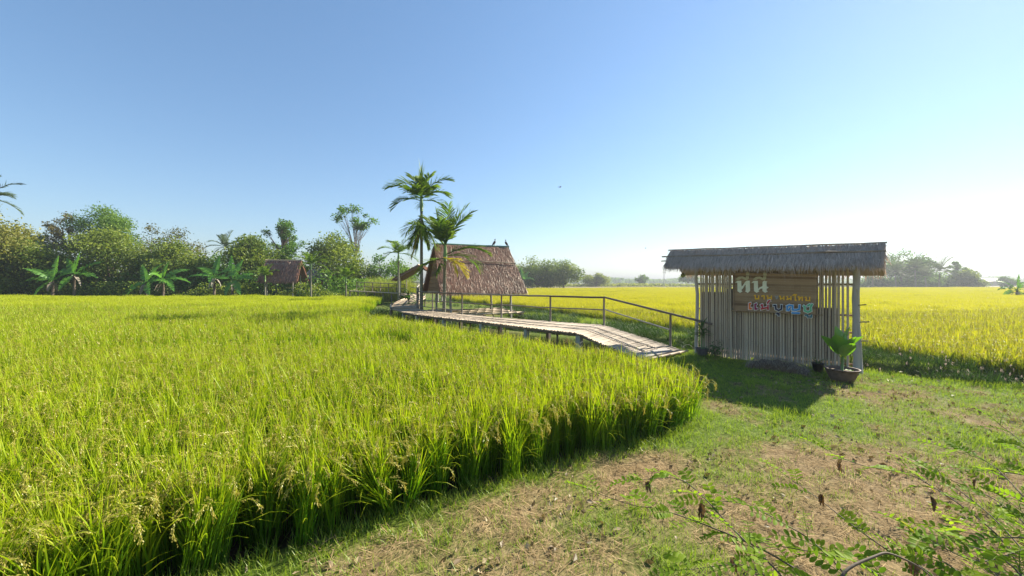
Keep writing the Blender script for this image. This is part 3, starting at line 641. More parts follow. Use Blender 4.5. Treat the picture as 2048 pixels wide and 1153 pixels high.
AM = [[[(562, 592), (584, 588), (584, 655)], [(584, 654), (648, 654)], [(648, 660), (648, 592)]],
      [[(704, 606), (738, 594)], [(752, 596), (752, 662)]],
      [[(802, 598), (822, 600), (822, 664)], [(830, 648), (884, 628)], [(892, 598), (892, 664)]],
      [[(1046, 606), (1066, 606), (1066, 670)], [(1074, 656), (1122, 636)], [(1132, 606), (1132, 676)]],
      [[(1184, 610), (1204, 610), (1204, 672)], [(1186, 668), (1216, 660), (1262, 644)], [(1268, 608), (1268, 678)]],
      [[(1304, 592), (1330, 572), (1376, 578)], [(1348, 586), (1350, 682), (1376, 680)]],
      [[(1402, 616), (1424, 614), (1424, 684)], [(1432, 668), (1462, 622)], [(1484, 616), (1486, 688)]],
      [[(1536, 628), (1558, 622), (1566, 648), (1552, 684), (1610, 690)], [(1628, 694), (1628, 622)]]]
for L_ in AM: letter2(strokes(L_, 25), M['paint_amber'], .018, .008)
letter2(strokes([[(966, 606), (984, 612), (984, 652)], [(984, 652), (1012, 640), (1012, 602)]], 20), M['paint_faded'], .018, .004)
CO = [('orange', [[(470, 752), (470, 845)], [(470, 845), (508, 842)], [(470, 752), (494, 742)]], 40),
      ('plum', [[(580, 762), (580, 852)], [(580, 852), (618, 846)], [(580, 762), (604, 752)]], 40),
      ('crimson', [[(690, 782), (716, 768), (716, 850)], [(690, 852), (724, 842), (800, 824)], [(826, 772), (826, 862)], [(818, 742), (834, 702), (866, 690)]], 36),
      ('navy', [[(934, 784), (974, 784), (976, 852)], [(976, 852), (1032, 880), (1086, 852)], [(1086, 858), (1086, 776)], [(994, 938), (1036, 944), (1036, 972)]], 38),
      ('blue', [[(1188, 800), (1238, 778), (1290, 790)], [(1194, 812), (1194, 872)], [(1194, 872), (1230, 872), (1246, 838)], [(1300, 782), (1300, 868)], [(1300, 868), (1366, 872), (1426, 856)], [(1426, 862), (1430, 776)], [(1290, 926), (1430, 930)]], 36),
      ('mint', [[(1512, 790), (1538, 812), (1530, 880)], [(1530, 884), (1592, 912), (1652, 884)], [(1652, 890), (1648, 812), (1676, 760)], [(1588, 790), (1630, 764)]], 38),
      ('teal', [[(1540, 966), (1590, 972), (1592, 1000)], [(1592, 1002), (1660, 1004), (1660, 966)]], 34)]
for nm, L_, w_ in CO:
    lt = letter2(strokes(L_, w_ * .9), M['paint_' + nm], .030, .008)
    letter2(strokes(L_, w_ * .9, 10), M['paint_white'], .016, .008, lt).name = 'outline'

# ------------------------------------------------------------------ pots and plants in front of the screen
def leaf_blade(mb, base, dirv, length, width, droop, v=.5, nseg=8, fold=.25, tipw=.03, shape=.55, wave=0.0, split=False, up=Vector((0, 0, 1))):
    """broad leaf with a folded midrib; runs from base along dirv and droops"""
    d = Vector(dirv).normalized(); p_ = Vector(base); side = d.cross(up)
    side = side.normalized() if side.length > 1e-3 else Vector((1, 0, 0))
    V, T = [], []
    for k in range(nseg + 1):
        f = k / nseg; w = width / 2 * (math.sin(math.pi * min(1, f ** shape * .93 + .06)) ** .8) + tipw * .02
        nr = side.cross(d).normalized(); wv = wave * math.sin(f * 17 + v * 9)
        V += [tuple(p_ - side * w + nr * (fold * w + wv)), tuple(p_), tuple(p_ + side * w + nr * (fold * w - wv))]; T += [f] * 3
        d = (d + Vector((0, 0, -droop / nseg))).normalized(); p_ = p_ + d * (length / nseg)
    if split:                              # wind-torn blade: every strip hangs by itself
        for k in range(nseg):
            for o_ in (0, 2):
                A0, M0, M1, A1 = [Vector(V[k * 3 + o_]), Vector(V[k * 3 + 1]), Vector(V[k * 3 + 4]), Vector(V[k * 3 + 3 + o_])]
                w_ = (A0 - M0).length; dz = Vector((0, 0, -R.uniform(.0, .75) * w_ * (1 if R.random() < .6 else .2))); g_ = (A1 - A0) * R.uniform(.0, .16)
                mb.add([tuple(M0), tuple(M1), tuple(A1 + dz - g_), tuple(A0 + dz)], [(0, 1, 2, 3)], min(1, max(0, v + R.gauss(0, .08))), [T[k * 3]] * 4)
        return mb
    q = []
    for k in range(nseg):
        a = k * 3
        q += [(a, a + 1, a + 4, a + 3), (a + 1, a + 2, a + 5, a + 4)]
    mb.add(V, q, v, T); return mb
def pot(name, label, loc, r, h, mat, kind='bowl'):
    t = empty(name, loc); tag(t, label, 'plant pot')
    prof = [(.001, 0), (r * .62, 0), (r * .80, h * .35), (r * .95, h * .75), (r * 1.0, h * .93), (r * 1.08, h * .95), (r * 1.08, h), (r * .96, h), (r * .92, h * .82)] if kind == 'bowl' else \
           [(.001, 0), (r * .75, 0), (r * .95, h * .9), (r * 1.05, h * .92), (r * 1.05, h), (r * .93, h), (r * .9, h * .85)]
    MB().lathe(prof, n=22).build('pot_body', mat, t, True)
    MB().lathe([(.001, h * .84), (r * .92, h * .83)], n=22).build('soil', M['soil'], t)
    return t
def gl(px, py): v = gp(px, py); v.z = gz(v.x, v.y); return v
L1 = gl(1684, 764); pot('plant_pot', 'wide dark clay bowl with a lit pale rim beside the thick end post', L1, .235, .235, M['terracotta'])
pl = empty('broad_leaf_plant', L1 + Vector((0, 0, .19))); tag(pl, 'broad bright green leaves glowing in the clay bowl by the end post', 'plant')
MB().tube([(0, 0, 0), (.01, 0, .16), (.005, .01, .32)], [.022, .018, .012], 8).build('stem', M['green_stem'], pl, True)
for (az, el_, ln, wd, dr, bz, v_) in ((2.7, 1.0, .40, .24, .25, .20, .35), (3.6, 1.15, .38, .25, .2, .22, .2), (.25, 1.25, .46, .20, .15, .24, .9), (-.5, 1.05, .40, .24, .4, .22, .75), (1.5, 1.3, .44, .24, .15, .25, .6), (4.6, 1.0, .34, .24, .4, .18, .3), (5.4, 1.2, .36, .2, .3, .2, .6)):
    dv = Vector((math.cos(az) * math.cos(el_), math.sin(az) * math.cos(el_), math.sin(el_)))
    mb = MB(); st = Vector((0, 0, bz)); e_ = st + dv * .10; mb.tube([st, e_], [.007, .005], 5, v_, False); leaf_blade(mb, e_, dv, ln, wd, dr, v_, 9, .45, shape=.75, up=Vector((.2, .3, 1))); mb.build('leaf', M['broad'], pl, True)
for k in range(4):
    a = R.uniform(-1.2, .6); mb = MB(); leaf_blade(mb, (.1 * math.cos(a), .1 * math.sin(a), .0), (math.cos(a), math.sin(a), .5), .16, .06, 1.2, .8, 5, .2); mb.build('leaf', M['broad'], pl, True)
L2 = gl(1404, 714); pot('plant_pot', 'small round grey pot by the ramp end of the bamboo screen', L2, .135, .20, M['pot_grey'])
sp_ = empty('spiky_plant', L2 + Vector((0, 0, .17))); tag(sp_, 'spiky dark green plant in the round grey pot by the ramp', 'plant')
MB().tube([(0, 0, 0), (-.01, 0, .2), (.01, 0, .42)], [.014, .012, .010], 7).tube([(.05, 0, 0), (.06, .02, .25), (.05, 0, .48)], [.012, .01, .008], 7).build('stem', M['green_stem'], sp_, True)
for k in range(34):
    a = R.uniform(0, 6.28); e_ = R.uniform(.1, 1.35); dv = (math.cos(a) * math.cos(e_), math.sin(a) * math.cos(e_), math.sin(e_)); mb = MB()
    leaf_blade(mb, (R.choice((0.0, .05)), 0, R.uniform(.28, .50)), dv, R.uniform(.22, .40), .035, R.uniform(.5, 1.4), R.random(), 5, .3, shape=.7); mb.build('leaf', M['spiky'], sp_, True)
for k in range(8):       # the fan of the low side shoot, lit from behind
    a = math.pi + R.uniform(-.7, .5); mb = MB(); leaf_blade(mb, (-.18, -.02, .36), (math.cos(a), math.sin(a) * .5, R.uniform(-.4, .35)), R.uniform(.16, .26), .024, R.uniform(.3, .9), .9, 5, .2, shape=.7); mb.build('leaf', M['broad'], sp_, True)
MB().tube([(0, 0, .25), (-.09, -.01, .34), (-.18, -.02, .36)], .005, 5).build('side_shoot', M['green_stem'], sp_)
L3 = gl(1636, 745); pot('plant_pot', 'small black plastic pot in shade next to the clay bowl', L3, .10, .17, M['pot_black'], 'tub')
gpn = empty('grassy_plant', L3 + Vector((0, 0, .14))); tag(gpn, 'thin arching grassy leaves in the small black pot', 'plant')
for k in range(16):
    a = R.uniform(0, 6.28); mb = MB(); leaf_blade(mb, (0, 0, 0), (math.cos(a), math.sin(a), R.uniform(.8, 2.2)), R.uniform(.2, .36), .018, R.uniform(.8, 1.8), R.random(), 6, .2, shape=.5); mb.build('leaf', M['spiky'], gpn, True)
L4 = gl(1431, 716); bu = empty('small_bush', L4); tag(bu, 'low leafy green bush growing at the foot of the bamboo screen', 'bush')
Pq = rng.normal(0, 1, (260, 3)) * np.array([.11, .07, .09]) + np.array([0, 0, .16]); Pq[:, 2] = np.abs(Pq[:, 2])
MB().leaves(Pq, .05, rng.random(260)).build('foliage', M['spiky'], bu)
mbs = MB()
for k in range(6): mbs.tube([(0, 0, -.02), (R.uniform(-.12, .12), R.uniform(-.06, .06), R.uniform(.15, .25))], .005, 5)
mbs.build('stem', M['stem'], bu)
# heap of old straw against the screen
L5 = gl(1552, 744); L5 = L5 + HN * -.12; sm = empty('straw_heap', L5, math.atan2(HU.y, HU.x)); sm.scale = (.86, .86, .9); tag(sm, 'low heap of grey old straw over dark stubble against the screen', 'straw heap')
mb = MB(); prof = []
for k in range(13):
    x = -.58 + 1.16 * k / 12; hgt = .23 * math.sqrt(max(0, 1 - (x / .60) ** 2)) * (1 + .12 * math.sin(k * 2.3)); prof.append((x, hgt))
V = []; 
for x, hgt in prof:
    for j in range(7):
        a = math.pi * j / 6; V.append((x, -.20 * math.cos(a), .02 + hgt * (math.sin(a) ** .6) - .03))
mb.add(V, [(i * 7 + j, i * 7 + j + 1, (i + 1) * 7 + j + 1, (i + 1) * 7 + j) for i in range(12) for j in range(6)]); mb.build('body', M['soil'], sm, True)
n = 1500; xs = rng.uniform(-.6, .6, n); hg = .24 * np.sqrt(np.clip(1 - (xs / .62) ** 2, 0, 1)); yy = rng.uniform(-.2, .2, n)
mb = MB(); mb.blades(np.stack([xs, yy, hg * np.sqrt(np.clip(1 - (yy / .22) ** 2, .05, 1)) + .02], 1), np.sign(yy) * 1.57 + rng.normal(0, .7, n), rng.uniform(.08, .2, n), rng.uniform(1.2, 2.0, n), rng.uniform(.2, 1.0, n), .006, nseg=2)
st_ = mb.build('straw', M['straw_old'], sm); st_['kind'] = 'stuff'
# thin hoop at the ramp's foot
L6 = gl(1375, 703); hp = [(math.cos(a) * .16, 0, math.sin(a) * .17) for a in np.linspace(-.1, math.pi + .1, 16)]
o = MB().tube(hp, .006, 6).build('wire_hoop', M['post'], None, True); o.location = L6; tag(o, 'thin pale hoop standing on the ground between ramp and grey pot', 'hoop')

# ------------------------------------------------------------------ bamboo walkway
wroot = Vector((NEAR[1].x, NEAR[1].y, 0)); wk = empty('bamboo_walkway', wroot); tag(wk, 'raised bamboo slat walkway with a handrail and a ramp down to the lawn', 'walkway')
vs = []
for i in range(6):
    vs.append(MB().tube([(0, 0, 0), (.24, R.uniform(-.003, .003), 0), (.25, 0, .002), (.26, 0, 0), (.6, R.uniform(-.006, .006), 0), (.61, 0, .002), (.62, 0, 0), (1, 0, 0)],
              [.021, .021, .0245, .021, .0205, .024, .0205, .020], 6, R.random()).mesh('slat', M['slat'], True))
def deck(nodesN, nodesF, parent, rt, name='slat', step=.052, stop=300):
    tot = 0
    for (a0, a1, b0, b1) in zip(nodesN[:-1], nodesN[1:], nodesF[:-1], nodesF[1:]):
        L = ((a1 - a0).length + (b1 - b0).length) / 2; n = max(1, int(L / step))
        for k in range(n):
            f = (k + .5) / n; a = a0.lerp(a1, f); b = b0.lerp(b1, f); u = (b - a).normalized(); e = R.uniform(-.035, .035)
            o = link(name, R.choice(vs), parent); z = Vector((0, 0, R.uniform(-.004, .004)))
            orient(o, a - rt - u * (.03 + e) + z, b - rt + u * (.03 + R.uniform(-.035, .035)) + z); o.scale = (o.scale[0], R.uniform(.95, 1.2), R.uniform(.7, 1.0)); tot += 1
    return tot
nslat = deck(NEAR, FAR, wk, wroot)
for (a, b) in zip(NEAR[:-1], NEAR[1:]):           # long bearers below the slats, three lines of lashing on top
    pass
for f in (.06, .5, .94):
    for i in range(len(NEAR) - 1):
        a = NEAR[i].lerp(FAR[i], f); b = NEAR[i + 1].lerp(FAR[i + 1], f); dz = Vector((0, 0, -.065))
        pole('bearer', a + dz, b + dz, .034, M['rail'], wk, wroot, 8)
for f in (.30, .62):
    for i in range(len(NEAR) - 1):
        a = NEAR[i].lerp(FAR[i], f); b = NEAR[i + 1].lerp(FAR[i + 1], f); pole('lashing', a + Vector((0, 0, .023)), b + Vector((0, 0, .023)), .007, M['rail'], wk, wroot, 6)
e0, e1 = NEAR[0], FAR[0]; u = (e1 - e0).normalized(); fw = (NEAR[0] - NEAR[1]).normalized()
pole('end_pole', e0 - u * .06 + fw * .04 + Vector((0, 0, .0)), e1 + u * .12 + fw * .04, .03, M['bamboo_grey'], wk, wroot, 8, nodes=1)
MB().hexa([tuple(q - wroot) for q in (lambda A, B, C, D: [A - Vector((0, 0, .02)), B - Vector((0, 0, .02)), C - Vector((0, 0, .02)), D - Vector((0, 0, .02)), A + Vector((0, 0, .004)), B + Vector((0, 0, .004)), C + Vector((0, 0, .004)), D + Vector((0, 0, .004))])(e0 + u * .03 - fw * .18 + Vector((0, 0, .06)), e1 - u * .5 - fw * .16 + Vector((0, 0, .06)), e1 - u * .42 - fw * .01 + Vector((0, 0, .035)), e0 + fw * .0 + Vector((0, 0, .035)))]).build('threshold_board', M['post'], wk)
for i in range(1, len(NEAR)):
    sq = .055 if i > 1 else .065
    for Q, nm in ((NEAR[i], 1), (FAR[i], 0)):
        pp = Q.lerp(FAR[i] if nm else NEAR[i], .07); g0 = gz(pp.x, pp.y) - .15; b0 = (pp - wroot); 
        o = MB().box((b0.x, b0.y, (g0 + .43) / 2), (sq * 2, sq * 2, .43 - g0), .7 + R.uniform(-.1, .1)).build('support_post', M['concrete'] if nm else M['rail'], wk)
for i in range(1, len(NEAR) - 1):                     # extra thin props between
    for f in (.5,):
        a = NEAR[i].lerp(NEAR[i + 1], f).lerp(FAR[i].lerp(FAR[i + 1], f), R.uniform(.1, .6)); pole('prop', (a.x, a.y, gz(a.x, a.y) - .1), (a.x, a.y, .44), .028, M['rail'], wk, wroot)
# handrail
RP = [(1341, 692.5, .155), (1208, 651.5, .5), (1100.5, 644, .5), (1003, 636.5, .5), (924, 629.5, .5), (865, 623.5, .5), (834, 618.5, .5)]
tops = []
for (px, py, z) in RP:
    b = gp(px, py, z); hgt = .80 if px > 1300 else .80
    pole('rail_post', b - Vector((0, 0, .12)), b + Vector((0, 0, hgt)), .032, M['rail'], wk, wroot, 8, .028, jit=.004); tops.append(b)
H = lambda i, z: tops[i] + Vector((0, 0, z))
ext = (tops[0] - tops[1]).normalized()
pole('handrail', H(0, .80) + ext * 1.0, H(1, .82), .028, M['rail'], wk, wroot, 8, nodes=1)
pole('mid_rail', H(0, .40), H(1, .47), .018, M['post'], wk, wroot, 8, nodes=1)
for i in range(1, len(tops) - 1):
    pole('handrail', H(i, .81), H(i + 1, .81), .028, M['rail'], wk, wroot, 8, jit=.004); pole('mid_rail', H(i, .45), H(i + 1, .45), .018, M['rail'], wk, wroot, 8, jit=.005)
    if i >= 4: pole('low_rail', H(i, .16), H(i + 1, .16), .016, M['rail'], wk, wroot, 8)

# second stretch, leading back past the pavilion
S_N = [gp(783, 618.5, .5), gp(781, 612, .53), gp(800, 603, .62), gp(822, 595, .72), at(800, 587.5, 30.8)]
S_F = [gp(836, 618.0, .5), gp(834, 611, .53), gp(838, 602, .62), gp(850, 594, .72), at(822, 586.5, 32.3)]
s2root = Vector((S_N[0].x, S_N[0].y, 0)); w2 = empty('bamboo_walkway', s2root); tag(w2, 'shaded bamboo walkway stretch bending back towards the small far hut', 'walkway')
deck(S_N, S_F, w2, s2root, step=.16)
deck([NEAR[-1], S_N[0]], [FAR[-1], S_F[0]], w2, s2root, step=.075)
for i in range(len(S_N) - 1):
    for A in (S_N, S_F): pole('bearer', A[i] - Vector((0, 0, .08)), A[i + 1] - Vector((0, 0, .08)), .05, M['bamboo_grey'], w2, s2root)
    for A in (S_N, S_F): pole('edge_pole', A[i] + Vector((0, 0, .05)), A[i + 1] + Vector((0, 0, .05)), .035, M['bamboo_grey'], w2, s2root)
    for A in (S_N, S_F): pole('support_post', (A[i].x, A[i].y, gz(A[i].x, A[i].y) - .2), (A[i].x, A[i].y, A[i].z - .05), .045, M['rail'], w2, s2root)
pole('edge_pole', S_N[0] + Vector((0, 0, .04)), S_F[0] + Vector((-.1, 0, .04)), .05, M['bamboo_grey'], w2, s2root)
for i in range(len(S_F) - 1):
    for f in (0, .5):
        a = S_F[i].lerp(S_F[i + 1], f); pole('rail_post', a, a + Vector((0, 0, .95)), .035, M['post'], w2, s2root)
    for z in (.95, .5): pole('handrail', S_F[i] + Vector((0, 0, z)), S_F[i + 1] + Vector((0, 0, z)), .03, M['post'], w2, s2root)
# third stretch with railing, crossing at the field's far end
T0, T1 = at(700, 583, 32.2), at(800, 588, 31.4); t3 = empty('bamboo_walkway', Vector((T0.x, T0.y, 0))); tag(t3, 'long far walkway with dark railing at the end of the left rice field', 'walkway'); r3 = Vector((T0.x, T0.y, 0))
bk = Vector((.05, 1.3, 0)); deck([T0, T1], [T0 + bk, T1 + bk], t3, r3, step=.10)
pole('edge_pole', T0 + Vector((0, -.03, .03)), T1 + Vector((0, -.03, .03)), .045, M['bamboo_grey'], t3, r3)
for k in range(7):
    a = T0.lerp(T1, k / 6)
    pole('support_post', (a.x, a.y, -.2), (a.x, a.y, a.z), .05, M['rail'], t3, r3)
    pole('rail_post', a + bk * .95, a + bk * .95 + Vector((0, 0, .78)), .035, M['rail'], t3, r3)
for z in (.78, .42): pole('handrail', T0 + bk * .95 + Vector((0, 0, z)), T1 + bk * .95 + Vector((0, 0, z)), .03, M['rail'], t3, r3)

# ------------------------------------------------------------------ thatched pavilions
def pavilion(label, A, B, half, zr, ze, mat, posts, rows, per, ln, w, zb=0.0, extra=None, gable=True, ridge=None):
    """A, B: ridge ends on plan (2-D); half: horizontal run to the eave"""
    A = Vector((A[0], A[1], 0)); B = Vector((B[0], B[1], 0)); u = (B - A).normalized(); fr = Vector((u.y, -u.x, 0)); fr = fr if fr.y < 0 else -fr
    rt = A.lerp(B, .5); t = empty('thatched_pavilion', rt); tag(t, label, 'pavilion')
    P = lambda s, o, z: A + u * s + fr * o + Vector((0, 0, z)) - rt
    L = (B - A).length; ov = .18
    rf = MB()
    for sg_ in (1, -1):
        r0, r1, e0, e1 = P(0, 0, zr), P(L, 0, zr), P(-ov, sg_ * half, ze), P(L + ov, sg_ * half, ze)
        slab(rf, r0, r1, e0, e1, .09, .2); thatch(rf, r0, r1, e0, e1, rows, per, ln, w, thick=.08, droop=.5)
    ro = rf.build('thatch_roof', mat, t); ro['kind'] = 'stuff'
    up = Vector((0, 0, 1))
    pole('ridge_pole', P(-.1, 0, zr + .08), P(L + .05, 0, zr + .08), .05, ridge or M['bamboo_grey'], ro, Vector((0, 0, 0)))
    for s_ in (.45, L - .45):
        for o_ in (half - .5, -(half - .5)):
            zt = ze + (zr - ze) * (.5 / half); pole('post', P(s_, o_, zb - .3), P(s_, o_, zt - .08), .055, M['post'], t, Vector((0, 0, 0)), 9, jit=.008)
    if gable:
        n = 11
        for k in range(n):
            z0 = ze + .06 + (zr - ze - .25) * k / n; z1 = z0 + (zr - ze - .25) / n - .012; h0 = half * (1 - (z0 - ze) / (zr - ze)) - .05; h1 = half * (1 - (z1 - ze) / (zr - ze)) - .05
            if h1 < .04: continue
            a_, b_ = .06 + R.uniform(0, .012), .085 + R.uniform(0, .01)
            MB().hexa([tuple(q) for q in (P(a_, -h0, z0), P(b_, -h0, z0), P(b_, h0, z0), P(a_, h0, z0), P(a_, -h1, z1), P(b_, -h1, z1), P(b_, h1, z1), P(a_, h1, z1))], R.random()).build('gable_board', M['gable'], t)
        pole('tie_beam', P(.1, -half + .1, ze + .03), P(.1, half - .1, ze + .03), .04, M['bamboo_tan'], t, Vector((0, 0, 0)))
    if extra: extra(t, P, L, ro)
    return t, P, rt, L
def pv_extra(t, P, L, ro):
    Z = Vector((0, 0, 0)); half, zr, ze = 1.8, 3.55, 1.25
    sl = lambda s, f, lift: P(s, half * f + .8 * lift, zr + (ze - zr) * f + .6 * lift)
    pole('binding_pole', sl(1.1, .36, .14), sl(L + .05, .40, .14), .022, M['bamboo_grey'], ro, Z, nodes=1, jit=.01)
    zf = .24
    for o_ in (1.5, .5, -.5, -1.5): pole('floor_beam', P(-.1, o_, zf), P(L + .2, o_, zf + .02), .045, M['bamboo_grey'], t, Z, nodes=1)
    for s_ in (.2, L * .5, L + .05): pole('floor_beam', P(s_, -1.7, zf - .07), P(s_, 1.7, zf - .07), .05, M['bamboo_grey'], t, Z)
    for s_ in (.6, L * .35, L * .62, L - .2): pole('brace', P(s_, 1.5, zf - .02), P(s_ + .3, 1.45, -.35), .03, M['bamboo_grey'], t, Z)
    for s_ in (.3, L * .5, L): pole('stump', P(s_, 1.5, -.5), P(s_, 1.5, zf - .1), .05, M['rail'], t, Z); pole('stump', P(s_, -1.5, -.5), P(s_, -1.5, zf - .1), .05, M['rail'], t, Z)
    for k in range(16):
        s_ = L * .02 + k * .085; pole('floor_slat', P(s_, -1.6, zf + .06), P(s_, -.3, zf + .06), .024, M['slat'], t, Z)
PA, PB = (-3.80, 18.5), (-.21, 20.2)
pv, PVP, pvr, PVL = pavilion('brown thatched pavilion with a steep roof behind the two tall palms', PA, PB, 1.8, 3.55, 1.25, M['thatch'], None, 24, 2400, .24, .0085, zb=0, extra=pv_extra, ridge=M['ridge_green'])
def far_extra(t, P, L, ro):
    Z = Vector((0, 0, 0))
    for s_ in (.3, 1.4, 2.2): MB().box(tuple(P(s_, -.9, .55)), (.8, .05, .9), 0.05).build('side_panel', M['green_panel'], t)
    pole('binding_pole', P(-.05, .25, 3.55), P(L, .25, 3.52), .05, M['bamboo_grey'], ro, Z)
pavilion('small weathered thatched hut under the trees at the field edge, green panels below', (xat(533, 37.5), 37.5), (xat(603, 37.9), 37.9), 1.35, 3.85, 1.85, M['thatch'], None, 9, 420, .40, .035, extra=far_extra, gable=False)
pavilion('small open thatched hut beside a palm at the end of the back walkway', (xat(836, 31.8), 31.8), (xat(850, 35), 35), 2.1, 3.15, 1.95, M['thatch'], None, 8, 380, .40, .035, zb=.3, gable=False)
# corrugated-roofed shed between the trees
sx_, sy_ = xat(634, 42), 42; sh_ = empty('garden_shed', (sx_, sy_, 0)); tag(sh_, 'small shed with a striped grey sheet roof behind the slim palm', 'shed')
for k in range(14):
    x = -1.25 + k * .19; MB().hexa([(x, -.9, 2.0), (x + .13, -.9, 2.0), (x + .13, .9, 3.2), (x, .9, 3.2), (x, -.9, 2.05), (x + .13, -.9, 2.05), (x + .13, .9, 3.25), (x, .9, 3.25)]).build('roof_sheet', M['tile'], sh_)
MB().box((0, .3, 1.1), (2.4, .9, 2.0)).build('wall', M['wall'], sh_); MB().box((.4, -.17, .95), (.7, .05, 1.7)).build('door', M['bamboo_tan'], sh_)
for x in (-1.1, 1.1): pole('post', (x, -.8, -.1), (x, -.8, 2.0), .05, M['post'], sh_, (0, 0, 0))
hs = empty('village_house', (xat(75, 58), 58, 0)); tag(hs, 'blue-grey roofed house half hidden by the olive trees on the left', 'house')
MB().box((0, 0, 2.9), (3.4, 4, 5.8)).build('wall', M['wall'], hs)
MB().hexa([(-2, -2.6, 5.9), (2, -2.6, 5.9), (2, 2.6, 5.9), (-2, 2.6, 5.9), (-1.95, -.2, 8.9), (1.95, -.2, 8.9), (1.95, .2, 8.9), (-1.95, .2, 8.9)]).build('roof', M['tin'], hs)
for x in (-.9, .8): MB().box((x, -2.02, 3.6), (.9, .06, 1.1)).build('window', M['rail'], hs)

# ------------------------------------------------------------------ birds
def bird(label, loc, rz, s=1.0, fly=False):
    t = empty('bird', loc, rz); tag(t, label, 'bird', 'birds')
    mb = MB(); prof = [(-.17, .00, .006), (-.10, .00, .022), (-.04, .005, .045), (.03, .015, .052), (.08, .035, .040), (.105, .065, .026), (.12, .085, .027), (.14, .092, .022), (.158, .088, .008), (.175, .082, .002)]
    tilt = .0 if fly else .75; ca, sa = math.cos(tilt), math.sin(tilt)
    mb.tube([((x * ca - z * sa) * s, 0, (x * sa + z * ca) * s) for x, z, r in prof], [r * s for x, z, r in prof], 10); mb.build('body', M['bird'], t, True)
    if fly:
        for sg_ in (1, -1): MB().add([(-.03 * s, 0, .03 * s), (.07 * s, 0, .03 * s), (.05 * s, sg_ * .16 * s, .10 * s), (-.05 * s, sg_ * .15 * s, .10 * s), (-.02 * s, sg_ * .36 * s, .05 * s), (-.07 * s, sg_ * .3 * s, .06 * s),
                                          (-.03 * s, 0, .022 * s), (.07 * s, 0, .022 * s), (.05 * s, sg_ * .16 * s, .092 * s), (-.05 * s, sg_ * .15 * s, .092 * s)], [(0, 1, 2, 3), (3, 2, 4, 5), (6, 9, 8, 7), (0, 6, 7, 1), (1, 7, 8, 2), (3, 9, 6, 0)]).build('wing', M['bird'], t)
    else:
        for sg_ in (1, -1): MB().tube([(0, sg_ * .02 * s, -.02 * s), (0, sg_ * .02 * s, -.11 * s)], .005 * s, 5).build('leg', M['bird'], t)
    return t
for f, rz, lb in ((.80, .4, 'dark bird perched mid ridge of the brown pavilion'), (.975, 2.6, 'dark bird perched at the right tip of the brown pavilion ridge')):
    q = Vector((PA[0], PA[1], 0)).lerp(Vector((PB[0], PB[1], 0)), f); bird(lb, (q.x, q.y, 3.55 + .24), rz, 1.25)
bird('dark bird flying high in the open sky', at(1120, 375, 30), .6, .7, True); bird('tiny bird flying low over the horizon', at(1291, 497, 40), -.5, .6, True)
# ------------------------------------------------------------------ palms
def frond(mb, base, az, el, length, droop, nl, ll, lw, v=.5, vshape=.5, hang=.6, stem=.14):
    """pinnate palm leaf: arching rachis with paired leaflets"""
    d = Vector((math.cos(az) * math.cos(el), math.sin(az) * math.cos(el), math.sin(el))); p_ = Vector(base); n = 14; pts = []; ds = []
    for k in range(n + 1):
        pts.append(p_.copy()); ds.append(d.copy()); d = (d + Vector((0, 0, -droop / n * (.4 + 1.2 * k / n)))).normalized(); p_ = p_ + d * (length / n)
    mb.tube(pts, np.linspace(.022, .004, n + 1) * length / 1.6, 5, v * .6, False, 0.0)
    P, A, LN, LE = [], [], [], []
    V, Q, VV, TT = [], [], [], []; c = 0
    for i in range(nl):
        f = stem + (1 - stem) * (i + .5) / nl; x = f * n; k = min(n - 1, int(x)); b = pts[k].lerp(pts[k + 1], x - k); dd = ds[k]
        side = dd.cross(Vector((0, 0, 1))); side = side.normalized() if side.length > .05 else Vector((-math.sin(az), math.cos(az), 0)); upv = side.cross(dd).normalized()
        l = ll * (math.sin(math.pi * (.12 + .80 * f)) ** .6) * R.uniform(.85, 1.1)
        for sg_ in (1, -1):
            dr = (side * sg_ * (1 - .45 * f) + dd * (.45 + .6 * f) + upv * vshape * R.uniform(.5, 1.2)).normalized(); q = b.copy(); w = lw / 2; wd = dd.lerp(upv, .3).normalized()
            pr = [.5, 1, .75, .08]
            for m in range(4):
                V += [tuple(q - wd * w * pr[m]), tuple(q + wd * w * pr[m])]; VV += [min(1, max(0, v + R.gauss(0, .15)))] * 2; TT += [m / 3] * 2
                dr = (dr + Vector((0, 0, -hang * R.uniform(.6, 1.2) / 3))).normalized(); q = q + dr * (l / 3)
            Q += [(c, c + 1, c + 3, c + 2), (c + 2, c + 3, c + 5, c + 4), (c + 4, c + 5, c + 7, c + 6)]; c += 8
    mb.add(V, np.array(Q), VV, TT); return mb
